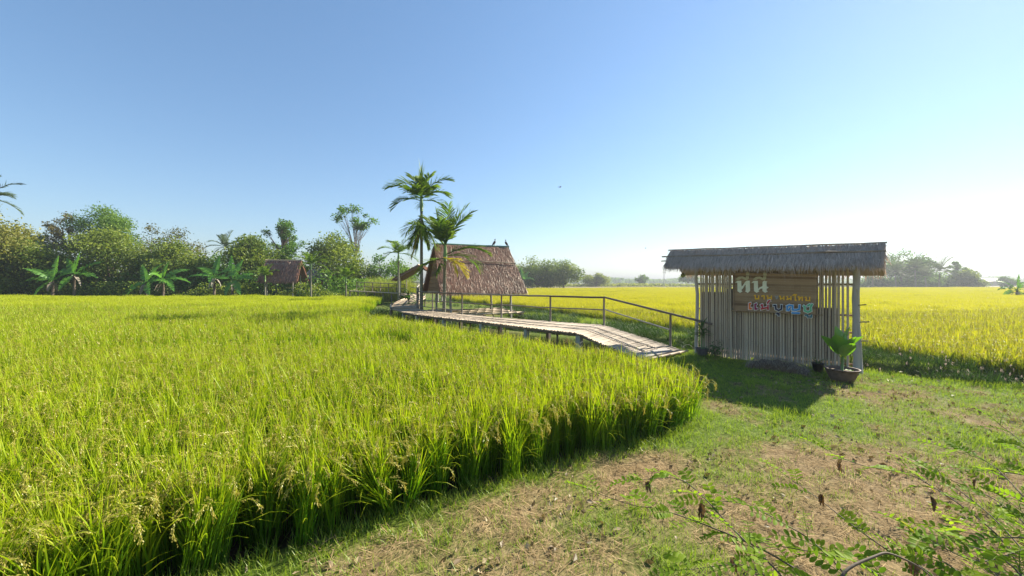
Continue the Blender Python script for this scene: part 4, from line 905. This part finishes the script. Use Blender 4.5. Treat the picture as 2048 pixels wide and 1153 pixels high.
def areca(label, base, h, fr, flen, nl=26, ll=.55, lw=.045, name='areca_palm', lean=(0, 0), group=None, r=.075, mat='areca', shaft=True):
    t = empty(name, base); tag(t, label, 'palm tree', group)
    pts = [(lean[0] * (k / 8) ** 1.5, lean[1] * (k / 8) ** 1.5, -.4 + (h + .4) * k / 8) for k in range(9)]
    MB().tube(pts, np.linspace(r * 1.15, r * .8, 9), 10).build('trunk', M['palm_bark'], t, True)
    top = Vector(pts[-1])
    if shaft: MB().tube([top, top + Vector((0, 0, .25)), top + Vector((0, 0, .55)), top + Vector((0, 0, .8))], [r * .95, r * 1.15, r * .8, r * .35], 9).build('crownshaft', M['shaft'], t, True)
    for f in fr:
        az, el, ls, dr = f[:4]; m = M['areca_yellow'] if len(f) > 4 and f[4] == 'y' else M[mat]; z = f[5] if len(f) > 5 else .6
        if len(f) > 4 and f[4] == 's':
            mb = MB(); k = 34; b_ = np.repeat(np.array([top + Vector((0, 0, .7))]), k, 0); b_[:, 2] += rng.uniform(0, 1.1, k)
            mb.blades(b_, rng.uniform(0, 6.28, k), rng.uniform(.5, .95, k), rng.uniform(.02, .34, k), rng.uniform(-.1, .35, k), .06, nseg=3).tube([top + Vector((0, 0, .5)), top + Vector((.02, 0, 1.9))], [.03, .008], 5); mb.build('frond', m, t); continue
        if name == 'areca_palm' and .3 < el < 1.0: el += .08; dr *= .85
        mb = MB(); frond(mb, top + Vector((0, 0, z)), az, el, flen * ls, dr, nl, ll * (.75 + .25 * ls) * (.42 if len(f) > 4 and f[4] == 's' else 1), lw, R.uniform(.2, .8)); mb.build('frond', m, t)
    return t
pb1 = gp(843, 619.5, .5); pb1 = Vector((xat(843, 18.0), 18.0, -.1)); pb2 = Vector((xat(887.5, 16.05), 16.05, -.1))
hang = [(R.uniform(0, 6.28), R.uniform(-1.25, -.2), R.uniform(.65, .95), R.uniform(.6, 1.4), 'y' if k == 3 else '', R.uniform(-.9, -.1)) for k in range(15)]
areca('tallest areca palm left of the brown pavilion, spear leaf on top', pb1, 5.2, [
    (1.7, 1.52, .85, .10, 's', 1.15), (.9, 1.2, .7, .9, '', .9), (2.4, 1.1, .75, 1.1, '', .9), (3.30, .62, 1.05, 1.5, '', .7), (2.9, .85, .85, 1.5, '', .75), (.10, .80, 1.0, 1.4, '', .8), (-.3, .5, .9, 1.7), (4.4, .6, .8, 1.9), (5.4, .7, .8, 1.8), (1.9, .4, .8, 2.0), (3.6, .3, .9, 1.7, '', .5), (.4, .3, .85, 1.8, '', .5)] + hang, 1.6, nl=19, ll=.72, lw=.085)
areca('shorter areca palm with a yellow frond in front of the brown pavilion gable', pb2, 2.75, [
    (1.2, 1.42, 1.0, .4, '', .7), (.35, 1.2, 1.1, .8, '', .7), (-.2, .98, 1.05, 1.1, '', .7), (2.6, 1.05, 1.0, 1.0, '', .7), (3.3, .85, 1.0, 1.3, '', .6), (4.6, 1.0, .9, 1.2, '', .65), (5.6, .9, 1.0, 1.2, '', .65), (2.0, 1.05, .95, 1.1), (2.9, 1.35, .9, .5), (.0, 1.3, 1.0, .6),
    (-.12, .40, 1.1, 1.4, '', .25), (.5, .25, 1.0, 1.6, '', .2), (5.4, .05, .75, 1.7, 'y', .1), (3.6, .0, .75, 1.6, '', .1), (6.1, -.2, .65, 1.5, 'y', .1), (4.4, -.3, .6, 1.3, '', .1)], 1.75, nl=18, ll=.66, lw=.075, lean=(.06, 0))
def rand_fronds(n, e0=1.2, e1=-.1, l0=.8): return [(i * 2.399 + R.uniform(-.3, .3), e0 + (e1 - e0) * i / n, R.uniform(l0, 1.05), R.uniform(1.0, 1.7)) for i in range(n)]
def place(px, d, z=-.1): return Vector((xat(px, d), d, z))
areca('slender palm beside the small open hut', place(797, 29.5), 3.5, rand_fronds(9), 1.7, 18, .55, .07, group=None)
areca('slim pale palm in front of the striped shed roof', place(622, 35.5), 3.0, rand_fronds(9), 1.7, 16, .55, .08)
areca('low palm left of the far walkway railing', place(692, 34.0), 1.75, rand_fronds(9), 1.4, 16, .5, .08)
areca('dark small palm at the left end of the weathered far hut', place(530, 36.0), 1.9, rand_fronds(8), 1.5, 15, .5, .08)
def coconut(label, px, d, top_py, flen, group=None, nf=16, nl=20):
    h = zat(top_py, d) - flen * .45; t = areca(label, place(px, d), h, rand_fronds(nf, 1.35, -.45), flen, nl, flen * .26, flen * .035, 'coconut_palm', (R.uniform(-.5, .5), 0), group, .16, 'coconut', False); return t
coconut('coconut palm rising behind the olive tree at the left photo edge', -28, 40, 378, 3.4)
coconut('hazy coconut palm crown behind the banana plants', 447, 66, 484, 3.2, nf=12)
for px, tp, lb in ((1746, 528, 'coconut palm next to the screen roof end in the far grove'), (1792, 533, 'coconut palm under the tallest tree of the far grove'), (1832, 524, 'coconut palm at the middle of the far grove'), (1878, 530, 'coconut palm left of the flat-topped tree in the far grove'), (1852, 540, 'lowest coconut palm of the far grove')):
    coconut(lb, px, 104 + R.uniform(-3, 3), tp, 4.6, 'coconut palms of the far grove', 15, 16)

# ------------------------------------------------------------------ bananas and broad-leaved plants
def banana(label, px, d, h, leaves, ll=2.1, lw=.56, group='banana plants at the field edge'):
    t = empty('banana_plant', place(px, d)); tag(t, label, 'banana plant', group)
    MB().tube([(0, 0, -.1), (.03, 0, h * .5), (0, 0, h)], [.13, .11, .07], 9).build('trunk', M['bark'], t, True)
    for (az, el, s_, dr, v_) in leaves:
        dv = Vector((math.cos(az) * math.cos(el), math.sin(az) * math.cos(el), math.sin(el))); st = Vector((0, 0, h - .1)); e_ = st + dv * .35
        mb = MB(); mb.tube([st, e_], [.04, .025], 6, .9, False); leaf_blade(mb, e_, dv, ll * s_, lw * (.8 + .3 * s_), dr, v_, 18, .28, shape=.62, split=True, up=Vector((R.uniform(-.4, .4), -.7, .8))); mb.build('leaf', M['banana'], t)
    for k in range(3):
        az = R.uniform(0, 6.28); mb = MB(); leaf_blade(mb, (0, 0, h - .25), (math.cos(az), math.sin(az), -.5), R.uniform(.8, 1.3), .3, 1.6, R.random(), 10, .5, split=True); mb.build('withered_leaf', M['straw_old'], t)
    return t
def rl(n, e0=1.35): return [(i * 2.2 + R.uniform(-.4, .4), e0 - i * .22 + R.uniform(-.15, .15), R.uniform(.75, 1.1), R.uniform(.5, 1.6), R.random()) for i in range(n)]
banana('banana plant with one flat pale leaf, farthest left of the banana plants', 105, 35.5, 2.1, [(3.2, .35, 1.1, .9, .95), (2.7, .7, .95, .5, .2), (1.5, 1.4, 1.0, .2, .9), (.3, .75, .9, 1.0, .5), (5.0, -.3, .95, .9, .7), (5.6, .5, .9, 1.2, .3), (4.0, .9, .8, .9, .6)])
banana('banana plant leaning against the olive mango tree', 148, 36.5, 2.7, [(2.7, .9, 1.0, .5, .8), (3.2, .45, .95, .9, .6), (1.7, 1.35, .95, .4, .4), (.4, .8, 1.05, .7, .3), (.1, .25, .9, .9, .6), (4.8, -.6, .8, .8, .5), (5.6, .9, .8, .8, .35)])
banana('banana plant with a big slanting leaf and folded brown leaf', 292, 35.5, 1.9, [(2.5, .95, 1.0, .4, .8), (.9, 1.2, 1.0, 1.0, .9), (.2, .5, 1.0, 1.6, .7), (4.6, -.3, .85, .9, .3), (5.6, -.2, .9, 1.2, .4), (3.4, -.1, .9, 1.3, .2)])
banana('banana plant just right of the slanting-leaf banana plant', 326, 36.3, 2.2, [(2.0, 1.1, .9, .6, .5), (.2, .3, 1.0, 1.0, .7), (.7, .8, .95, .9, .6), (3.3, .2, .9, 1.2, .3), (4.9, .8, .8, 1.4, .4), (5.9, -.1, .9, 1.2, .5)])
banana('banana plant in shade left of the yellow-leaf banana plant', 428, 36.5, 2.5, [(2.9, .7, 1.0, .8, .6), (1.5, 1.3, .9, .3, .5), (3.6, .35, .9, 1.0, .3), (.4, .7, .9, .9, .4), (5.2, .2, .8, 1.4, .3)])
banana('banana plant with an upright yellow-green leaf left of the weathered hut', 464, 35.5, 2.2, [(2.25, 1.2, 1.05, .15, 1.0), (1.0, 1.2, .9, .4, .4), (3.1, .35, 1.0, .9, .8), (.1, .35, .95, .9, .6), (5.7, -.35, .95, .9, .7), (5.0, -.6, .8, .7, .5), (.6, .6, .8, .8, .4)])
banana('banana plant with a single tall leaf beside the mango trees across the field', 1047, 92, 2.6, [(2.1, 1.2, 1.5, .2, .9), (.9, 1.0, 1.3, .8, .5), (3.3, .7, 1.3, 1.0, .4), (.1, .5, 1.3, 1.2, .5), (4.7, .6, 1.2, 1.2, .5)], 2.0, .7, None)
banana('banana clump at the right photo edge beyond the golden field', 2034, 40, 1.1, rl(9, 1.3), 1.5, .45, None)
# dark broad-leaved shrub beside the back walkway
t = empty('broad_leaf_shrub', place(817, 20.5, -.2)); tag(t, 'dark broad-leaved shrub growing beside the back walkway bend', 'shrub')
MB().tube([(0, 0, 0), (.02, 0, .8), (0, 0, 1.5)], [.04, .03, .02], 7).build('stem', M['stem'], t, True)
for k in range(26):
    a = R.uniform(0, 6.28); e_ = R.uniform(-.2, 1.2); mb = MB(); leaf_blade(mb, (0, 0, R.uniform(.3, 1.5)), (math.cos(a) * math.cos(e_), math.sin(a) * math.cos(e_), math.sin(e_)), R.uniform(.35, .6), .16, R.uniform(.4, 1.2), R.random() * .6, 6, .3); mb.build('leaf', M['spiky'], t, True)

# ------------------------------------------------------------------ trees
def tree(label, px, d, top, wpx, mat, n=5000, ls=.26, bot=None, lobes=18, trunk_h=None, sparse=0.0, name='tree', group=None, flat=.5, tr=.16, depth=.8, fill=.35, shape=1.0):
    base = place(px, d, -.15); t = empty(name, base); tag(t, label, 'tree', group)
    zt = zat(top, d) + .15; zb = (zat(bot, d) + .15) if bot else zt * .22; w = wpx * d / F; cz = (zt + zb) / 2; hz = (zt - zb) / 2
    cs = []
    for i in range(lobes):
        for _ in range(40):
            q = rng.uniform(-1, 1, 3)
            if (fill < np.linalg.norm(q) < 1) : break
        q = q * (1 - .18); 
        taper = 1 - .35 * max(0, q[2]) * shape
        cs.append((q[0] * w / 2 * taper, q[1] * w / 2 * depth * taper, cz + q[2] * hz, R.uniform(.55, 1.1)))
    # one lobe at the very top so the outline reaches its height
    cs.append((R.uniform(-.1, .1) * w, 0, zt - hz * .18, .6))
    rl_ = (w * hz * w) ** (1 / 3) * (.30 if not sparse else .165) * (18 / lobes) ** .30
    P, tint = [], []
    for (x, y, z, s_) in cs:
        m = int(n / len(cs) * (s_ ** 2) * 2.1); g_ = rng.normal(size=(m, 3)); g_ /= np.linalg.norm(g_, axis=1)[:, None]
        rad = rl_ * s_ * (rng.random(m) ** .45)[:, None]; q = g_ * rad * np.array([1, 1, .62 + .2 * (1 - flat)])
        q += .22 * rl_ * rng.normal(size=(m, 3)) * (.5 + .5 * vnoise(g_[:, 0] * 9, g_[:, 1] * 9, 1, 5))[:, None]
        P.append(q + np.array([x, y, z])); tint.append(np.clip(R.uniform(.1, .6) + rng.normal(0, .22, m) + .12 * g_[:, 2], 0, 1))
    tall = 0
    P = np.concatenate(P); tint = np.concatenate(tint); ok = P[:, 2] > .25; P = P[ok]; tint = tint[ok]
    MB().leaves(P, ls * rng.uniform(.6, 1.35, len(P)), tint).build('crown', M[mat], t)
    fork = trunk_h if trunk_h else max(.6, zb + hz * .25); mb = MB()
    mb.tube([(0, 0, -.1), (.05, 0, fork * .5), (0, 0, fork)], [tr * 1.25, tr, tr * .85], 9)
    for (x, y, z, s_) in cs[:14 if not sparse else 99]:
        if z < fork: continue
        m1 = (x * .35 + R.gauss(0, .08) * w * .2, y * .35, fork + (z - fork) * .5); mb.tube([(0, 0, fork - .1), m1, (x, y, z)], [tr * .6, tr * .33, tr * .10], 6)
        if sparse:
            for _ in range(3): mb.tube([m1, ((m1[0] + x) / 2 + R.gauss(0, .2), (m1[1] + y) / 2 + R.gauss(0, .2), (m1[2] + z) / 2), (x + R.gauss(0, .5) * rl_, y + R.gauss(0, .5) * rl_, z + R.gauss(0, .4) * rl_)], [tr * .25, tr * .16, tr * .05], 5)
    mb.build('trunk', M['bark'], t, True); return t
G_ = 'trees behind the left rice field'
T = lambda *a, **k: tree(*a, group=G_, **k)
T('large olive-green tree cut by the left photo edge', -22, 36.5, 398, 175, 'fol_olive', n=9000, bot=580, lobes=26)
T('olive bush in front of the large olive tree at the left', 52, 37.5, 478, 110, 'fol_mango', n=5000, bot=590, lobes=16)
T('leafy tree in front of the half hidden blue-grey roof', 84, 48, 470, 95, 'fol_mango', n=5000, bot=590, lobes=18)
T('thin brownish tree left of the bright green crown', 140, 50, 421, 105, 'fol_brown', n=2400, ls=.24, bot=520, lobes=26, sparse=1)
T('bright green spreading crown above the mango trees', 218, 52, 418, 125, 'fol_bright', n=6500, ls=.24, bot=500, lobes=22)
T('dense olive mango tree behind the banana plants', 222, 41, 464, 190, 'fol_mango', n=11000, bot=592, lobes=30)
T('dark tree between the bright crown and the reddish tree', 300, 56, 449, 80, 'fol_dark', n=3200, bot=560, lobes=12)
T('dark reddish tree above the row of mango trees', 356, 54, 459, 112, 'fol_dark', n=5200, bot=560, lobes=16)
T('olive mango tree right of the slanting banana leaves', 362, 41.5, 488, 150, 'fol_mango', n=8000, bot=592, lobes=24)
T('green undergrowth tree behind the shaded banana plant', 432, 44, 512, 90, 'fol_mid', n=3500, bot=590, lobes=12)
T('brown-green mango tree left of the weathered hut', 502, 42.5, 474, 128, 'fol_mango', n=7500, bot=588, lobes=22)
T('open green tree standing above the weathered hut', 567, 52, 436, 92, 'fol_mid', n=1900, ls=.28, bot=520, lobes=26, sparse=1, trunk_h=4.5)
T('dark tree right behind the weathered hut', 585, 46, 490, 80, 'fol_mid', n=4200, bot=580, lobes=12)
T('dense round green tree below the tall open crown', 672, 45, 466, 150, 'fol_mango', n=9500, bot=588, lobes=26)
T('tall airy tree with bare fanning branches above the round tree', 712, 52, 408, 118, 'fol_mid', n=1000, ls=.30, bot=462, lobes=24, sparse=1, trunk_h=5.2, fill=.55, tr=.065)
T('low tree right of the airy tree near the slender palm', 762, 47, 512, 70, 'fol_mid', n=3000, bot=585, lobes=10)
T('leafy tree seen behind the slender palm and small hut', 800, 50, 520, 70, 'fol_bright', n=2600, bot=585, lobes=10)
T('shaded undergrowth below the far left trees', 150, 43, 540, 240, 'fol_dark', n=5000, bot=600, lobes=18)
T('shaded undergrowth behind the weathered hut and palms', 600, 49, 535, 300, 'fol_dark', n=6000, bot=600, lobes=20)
G_ = 'mango trees across the golden field'
T('round mango tree nearest the pavilion roof across the field', 1074, 100, 516, 108, 'fol_mango', n=6000, ls=.42, bot=577, lobes=20, tr=.25)
T('round mango tree farther from the pavilion roof across the field', 1127, 101, 524, 88, 'fol_mango', n=5000, ls=.42, bot=577, lobes=18, tr=.25)
T('low mango tree filling the gap between the two round mango trees', 1101, 103, 536, 76, 'fol_mango', n=4000, ls=.42, bot=579, lobes=14)
T('small mango bush tucked behind the pavilion eave', 1043, 98, 540, 46, 'fol_mid', n=2500, ls=.42, bot=577, lobes=10)
G_ = 'trees of the far grove'
T('tallest spreading tree of the far grove beside the screen roof', 1802, 114, 502, 92, 'fol_mid', n=4500, ls=.55, bot=560, lobes=18, tr=.3)
T('flat-topped open tree of the far grove', 1913, 110, 524, 46, 'fol_mid', n=1400, ls=.5, bot=556, lobes=12, sparse=1)
T('rounded bush tree at the right end of the far grove', 1938, 106, 543, 62, 'fol_mango', n=3600, ls=.5, bot=577, lobes=14)
T('low dark trees behind the coconut palms of the far grove', 1840, 116, 552, 190, 'fol_mid', n=7000, ls=.55, bot=582, lobes=26)
T('low trees left in the far grove behind the screen post', 1745, 116, 555, 70, 'fol_mid', n=2600, ls=.55, bot=580, lobes=10)
T('small lone hazy tree right of the far grove', 2009, 130, 556, 34, 'fol_mid', n=1500, ls=.6, bot=574, lobes=8)
T('low bushy thicket beyond the mango trees', 1192, 150, 551, 60, 'fol_reed', n=3000, ls=.6, bot=570, lobes=12)
T('pale small tree on the horizon left of the screen', 1285, 190, 553, 30, 'fol_mid', n=1400, ls=.8, bot=567, lobes=8)
T('pale low tree on the horizon under the hanging gourd', 1376, 170, 549, 42, 'fol_mid', n=1500, ls=.8, bot=569, lobes=8)
# reeds near the far walkway
n = 2600; xs = rng.uniform(xat(742, 36), xat(832, 36), n); P = np.stack([xs, rng.uniform(34.3, 37, n), np.full(n, -.1)], 1)
o = MB().blades(P, rng.uniform(0, 6.28, n), rng.uniform(1.5, 2.6, n), rng.uniform(0, .2, n), rng.uniform(.1, .7, n), .03, nseg=3).build('tall_reeds', M['fol_reed']); tag(o, 'tall yellow-green reeds behind the far walkway railing', 'reeds', None, 'stuff')
# low bushes hiding the far end of the left field
n = 26000; xs = rng.uniform(-66, -13, n); P = np.stack([xs, rng.uniform(38.5, 47, n), rng.random(n) ** 1.2 * (1.0 + 2.4 * vnoise(xs, xs * 0, 2.2, 4))], 1)
o = MB().leaves(P, .32, rng.random(n)).build('undergrowth', M['fol_mid']); tag(o, 'shady undergrowth along the far edge of the left rice field', 'undergrowth', None, 'stuff')
n = 9000; xs = rng.uniform(-60, -13.5, n); P = np.stack([xs, rng.uniform(36.6, 38.2, n), rng.random(n) * (.5 + 1.5 * vnoise(xs, xs * 0, 1.3, 14))], 1)
o = MB().leaves(P, .24, rng.random(n)).build('low_bushes', M['fol_mango']); tag(o, 'low leafy bushes around the banana stems at the field edge', 'bushes', None, 'stuff')
# far country
def mass(name, label, x0, x1, d0, d1, h, n, ls, mat, seed, cat='woods'):
    xs = rng.uniform(x0, x1, n); prof = h * (.25 + .9 * fbm(xs, xs * 0 + seed, (x1 - x0) / 9, seed)); P = np.stack([xs, rng.uniform(d0, d1, n), prof * rng.random(n) ** .7], 1)
    o = MB().leaves(P, ls * rng.uniform(.6, 1.3, n), rng.random(n), asp=.8).build(name, M[mat]); return tag(o, label, cat, None, 'stuff')
mass('far_treeline', 'far blue-green line of trees along the horizon', -60, 620, 420, 470, 9, 9000, 3.2, 'fol_mid', 4)
mass('field_hedge', 'low hedge and dry scrub at the end of the golden field', 6, 150, 150, 158, 1.5, 6000, .8, 'fol_reed', 9, 'hedge')
hx = np.linspace(-900, 1700, 90); hh = 6 + 22 * fbm(hx, hx * 0, 260, 12); V = [(x, 1150 + 30 * math.sin(i), -2) for i, x in enumerate(hx)] + [(x, 1250, h_) for x, h_ in zip(hx, hh)] + [(x, 1420, -2) for x in hx]
m_ = len(hx); o = MB().add(V, [(r_ * m_ + i, r_ * m_ + i + 1, (r_ + 1) * m_ + i + 1, (r_ + 1) * m_ + i) for r_ in range(2) for i in range(m_ - 1)]).build('hills', M['fol_mid'], None, True); tag(o, None, None, None, 'structure')
def upole(label, px, d, top, base=568):
    b = place(px, d, 0); t = empty('utility_pole', b); tag(t, label, 'utility pole'); zt = zat(top, d)
    MB().tube([(0, 0, 0), (0, 0, zt)], [.14, .10], 8).build('pole', M['post'], t); MB().box((0, 0, zt - .5), (1.4, .1, .12)).build('cross_arm', M['post'], t)
upole('tall thin utility pole on the horizon left of the screen roof', 1328, 150, 543); upole('short utility pole on the horizon near the low thicket', 1232, 165, 558); upole('utility pole on the horizon right of the far grove', 1988, 170, 560)
fh = empty('far_farmhouse', place(1978, 190, 0)); tag(fh, 'tiny far farmhouse beside the pole right of the far grove', 'house')
MB().box((0, 0, 1.1), (8, 5, 2.2)).build('wall', M['wall'], fh); MB().hexa([(-4.8, -3.2, 2.2), (4.8, -3.2, 2.2), (4.8, 3.2, 2.2), (-4.8, 3.2, 2.2), (-4.4, -.2, 3.8), (4.4, -.2, 3.8), (4.4, .2, 3.8), (-4.4, .2, 3.8)]).build('roof', M['tin'], fh)

# ------------------------------------------------------------------ foreground shrub with pinnate leaves
sb_ = Vector((2.75, 1.35, 0)); shb = empty('pinnate_shrub', sb_); tag(shb, 'sprawling shrub with rows of oval leaflets and withered leaves in the bottom right corner', 'shrub')
def comp_leaf(base, d, length, pairs, ls, v, mat='shrub', droop=.5):
    d = Vector(d).normalized(); p_ = Vector(base); mb = MB(); n = pairs; pts = [p_.copy()]; ds = [d.copy()]
    for k in range(n + 1):
        d = (d + Vector((0, 0, -droop / (n + 1)))).normalized(); p_ = p_ + d * (length / (n + 1)); pts.append(p_.copy()); ds.append(d.copy())
    mb.tube(pts, np.linspace(.0022, .001, len(pts)), 4, v, False)
    upv = Vector((R.gauss(0, .45), R.gauss(0, .45), 1)).normalized()
    for k in range(1, n + 1):
        dd = ds[k]; side = dd.cross(upv).normalized()
        for sg_ in (1, -1):
            if R.random() < .07: continue
            dr = (side * sg_ + dd * .35 + upv * R.uniform(.0, .5)).normalized(); l = ls * R.uniform(.8, 1.15) * (.75 + .35 * math.sin(math.pi * k / (n + 1)))
            wd = dr.cross(upv).normalized(); b = pts[k]; vv = min(1, max(0, v + R.gauss(0, .18)))
            sec = [(0, .12), (.22, .75), (.5, 1.0), (.78, .85), (.95, .42), (1.0, .08)]; V = []
            for f, w_ in sec:
                c = b + dr * (l * f) + upv * (-.10 * l * f * f); h = wd * (l * .24 * w_); V += [tuple(c - h + upv * (l * .05 * w_)), tuple(c), tuple(c + h + upv * (l * .05 * w_))]
            q = []
            for m in range(5): a = m * 3; q += [(a, a + 1, a + 4, a + 3), (a + 1, a + 2, a + 5, a + 4)]
            mb.add(V, q, vv, .5)
    return mb.build('leaf', M[mat], shb, True)
def stem_line(pix, r0=.006, leaves=True, every=.055, ls=.037, dens=1.0):
    pts = [at(*q) - sb_ for q in pix]; L = [0]
    # smooth through the points
    P = []
    for i in range(len(pts) - 1):
        p0 = pts[max(0, i - 1)]; p1 = pts[i]; p2 = pts[i + 1]; p3 = pts[min(len(pts) - 1, i + 2)]
        for k in range(5):
            t_ = k / 5; P.append(.5 * ((2 * p1) + (p2 - p0) * t_ + (2 * p0 - 5 * p1 + 4 * p2 - p3) * t_ * t_ + (3 * p1 - p0 - 3 * p2 + p3) * t_ ** 3))
    P.append(pts[-1]); MB().tube(P, np.linspace(r0 * .8, .0014, len(P)), 6).build('stem', M['stem'], shb, True)
    if not leaves: return
    acc = 0; sd = 1
    for a, b in zip(P[:-1], P[1:]):
        acc += (b - a).length
        if acc > every and R.random() < dens:
            acc = 0; sd = -sd; dd = (b - a).normalized(); side = dd.cross(Vector((0, 0, 1))).normalized() * sd
            comp_leaf(b, dd * R.uniform(.4, 1.1) + side * R.uniform(.5, 1.0) + Vector((0, 0, R.uniform(.0, .5))), R.uniform(.13, .22), R.randint(5, 8), ls, R.random(), droop=R.uniform(.3, 1.0))
    comp_leaf(P[-1], (P[-1] - P[-2]).normalized() + Vector((0, 0, .2)), .2, 7, ls, R.random())
stem_line([(1640, 1240, 1.55), (1551, 1139, 1.72), (1470, 1063, 1.9), (1396, 984, 2.05), (1350, 957, 2.15), (1285, 960, 2.2)])
stem_line([(1680, 1200, 1.6), (1558, 1118, 1.75), (1452, 1067, 1.95), (1327, 1021, 2.1), (1262, 1010, 2.2), (1188, 984, 2.28)])
stem_line([(1720, 1200, 1.6), (1683, 1141, 1.7), (1632, 1090, 1.8), (1586, 1058, 1.9), (1493, 1010, 2.05), (1424, 1003, 2.1)])
stem_line([(1690, 1200, 1.5), (1688, 1146, 1.55), (1748, 1114, 1.6), (1785, 1109, 1.62), (1859, 1151, 1.6), (1900, 1230, 1.5)], .010, False)
stem_line([(1920, 1220, 1.6), (1859, 1146, 1.75), (1785, 1107, 1.85), (1702, 1049, 2.0), (1637, 998, 2.2), (1577, 956, 2.35)], dens=.35)
stem_line([(2060, 1180, 1.9), (2012, 1091, 2.05), (1947, 1030, 2.2), (1859, 970, 2.4), (1808, 947, 2.5), (1716, 929, 2.6), (1655, 901, 2.7)])
stem_line([(2140, 1080, 1.7), (2048, 1100, 1.75), (1950, 1122, 1.75), (1840, 1068, 1.8)], dens=.4)
stem_line([(2120, 1220, 1.7), (2060, 1120, 1.9), (1990, 1040, 2.1), (1930, 990, 2.25), (1880, 955, 2.35)])
stem_line([(2140, 1150, 1.9), (2090, 1050, 2.1), (2030, 975, 2.3), (1975, 925, 2.5), (1900, 900, 2.6)])
stem_line([(2160, 1090, 2.0), (2110, 980, 2.2), (2060, 900, 2.5), (2000, 850, 2.7)])
stem_line([(2150, 1180, 2.2), (2060, 1060, 2.4), (1990, 1000, 2.6), (1900, 960, 2.75), (1830, 930, 2.9)])
stem_line([(2150, 1130, 1.6), (2070, 1080, 1.7), (1990, 1075, 1.8), (1900, 1060, 1.9)])
stem_line([(2150, 1010, 2.3), (2080, 960, 2.4), (2010, 945, 2.5), (1950, 940, 2.6)])
stem_line([(1820, 1230, 1.5), (1780, 1170, 1.6), (1700, 1120, 1.7), (1600, 1100, 1.85), (1520, 1085, 1.95)])
stem_line([(1960, 1230, 1.5), (1930, 1160, 1.6), (1880, 1120, 1.7), (1820, 1100, 1.8)])
stem_line([(1600, 1230, 1.5), (1540, 1160, 1.6), (1480, 1130, 1.7), (1380, 1140, 1.75)])
stem_line([(2080, 1230, 1.5), (2040, 1150, 1.6), (1990, 1110, 1.65), (1930, 1090, 1.7)])
for k in range(5):
    x1, y1, d1 = R.uniform(1830, 2060), R.uniform(985, 1120), R.uniform(1.9, 2.7); x0, y0 = x1 + R.uniform(120, 240), y1 + R.uniform(120, 240)
    stem_line([(x0, y0, d1 - .5), (x0 * .65 + x1 * .35 + R.gauss(0, 15), y0 * .6 + y1 * .4, d1 - .3), (x0 * .3 + x1 * .7, y0 * .27 + y1 * .73 + R.gauss(0, 10), d1 - .12), (x1, y1, d1)], .005)
for (px, py, d) in ((1300, 975, 2.15), (1402, 1020, 2.05), (1680, 938, 2.55), (1468, 1128, 1.75), (1642, 1000, 2.15), (1860, 1005, 2.3), (1950, 972, 2.4), (1830, 1136, 1.7)):
    b = at(px, py - 12, d) - sb_; mb = MB(); s_ = R.uniform(.6, 1.15)
    for k in range(2): leaf_blade(mb, b + Vector((R.gauss(0, .004), R.gauss(0, .004), 0)), (R.gauss(0, .10), R.gauss(0, .10), -1), .085 * s_, .026 * s_, R.uniform(-.5, .5), R.random(), 6, R.uniform(.8, 1.6), wave=.004, up=Vector((R.gauss(0, 1), R.gauss(0, 1), .1)))
    mb.tube([b, b + Vector((R.gauss(0, .008), R.gauss(0, .008), .022)), b + Vector((R.gauss(0, .015), R.gauss(0, .015), .05))], .0012, 4, .5, False)
    mb.build('withered_leaf', M['dead_leaf'], shb)
for (px, py, d, s_) in ((1830, 1070, 1.8, .07), (1826, 1085, 1.78, .05), (1870, 985, 2.3, .05)):
    mb = MB(); leaf_blade(mb, at(px, py, d) - sb_, (-.3, .2, .5), s_, s_ * .6, .4, .7, 6, .3); mb.build('yellow_leaf', M['shrub_yellow'], shb, True)

# ------------------------------------------------------------------ the air
hzm, nt, out = mat_base('haze'); pvn = N(nt, 'ShaderNodeVolumePrincipled'); pvn.inputs['Color'].default_value = (.43, .45, .48, 1); pvn.inputs['Density'].default_value = .0015; pvn.inputs['Anisotropy'].default_value = .4
nt.links.new(pvn.outputs[0], out.inputs['Volume'])
hz_ = MB().box((200, 1200, 14.0), (5600, 3700, 32.0)).build('haze', hzm); tag(hz_, 'pale warm haze hanging in the air over the fields', 'haze', None, 'stuff')
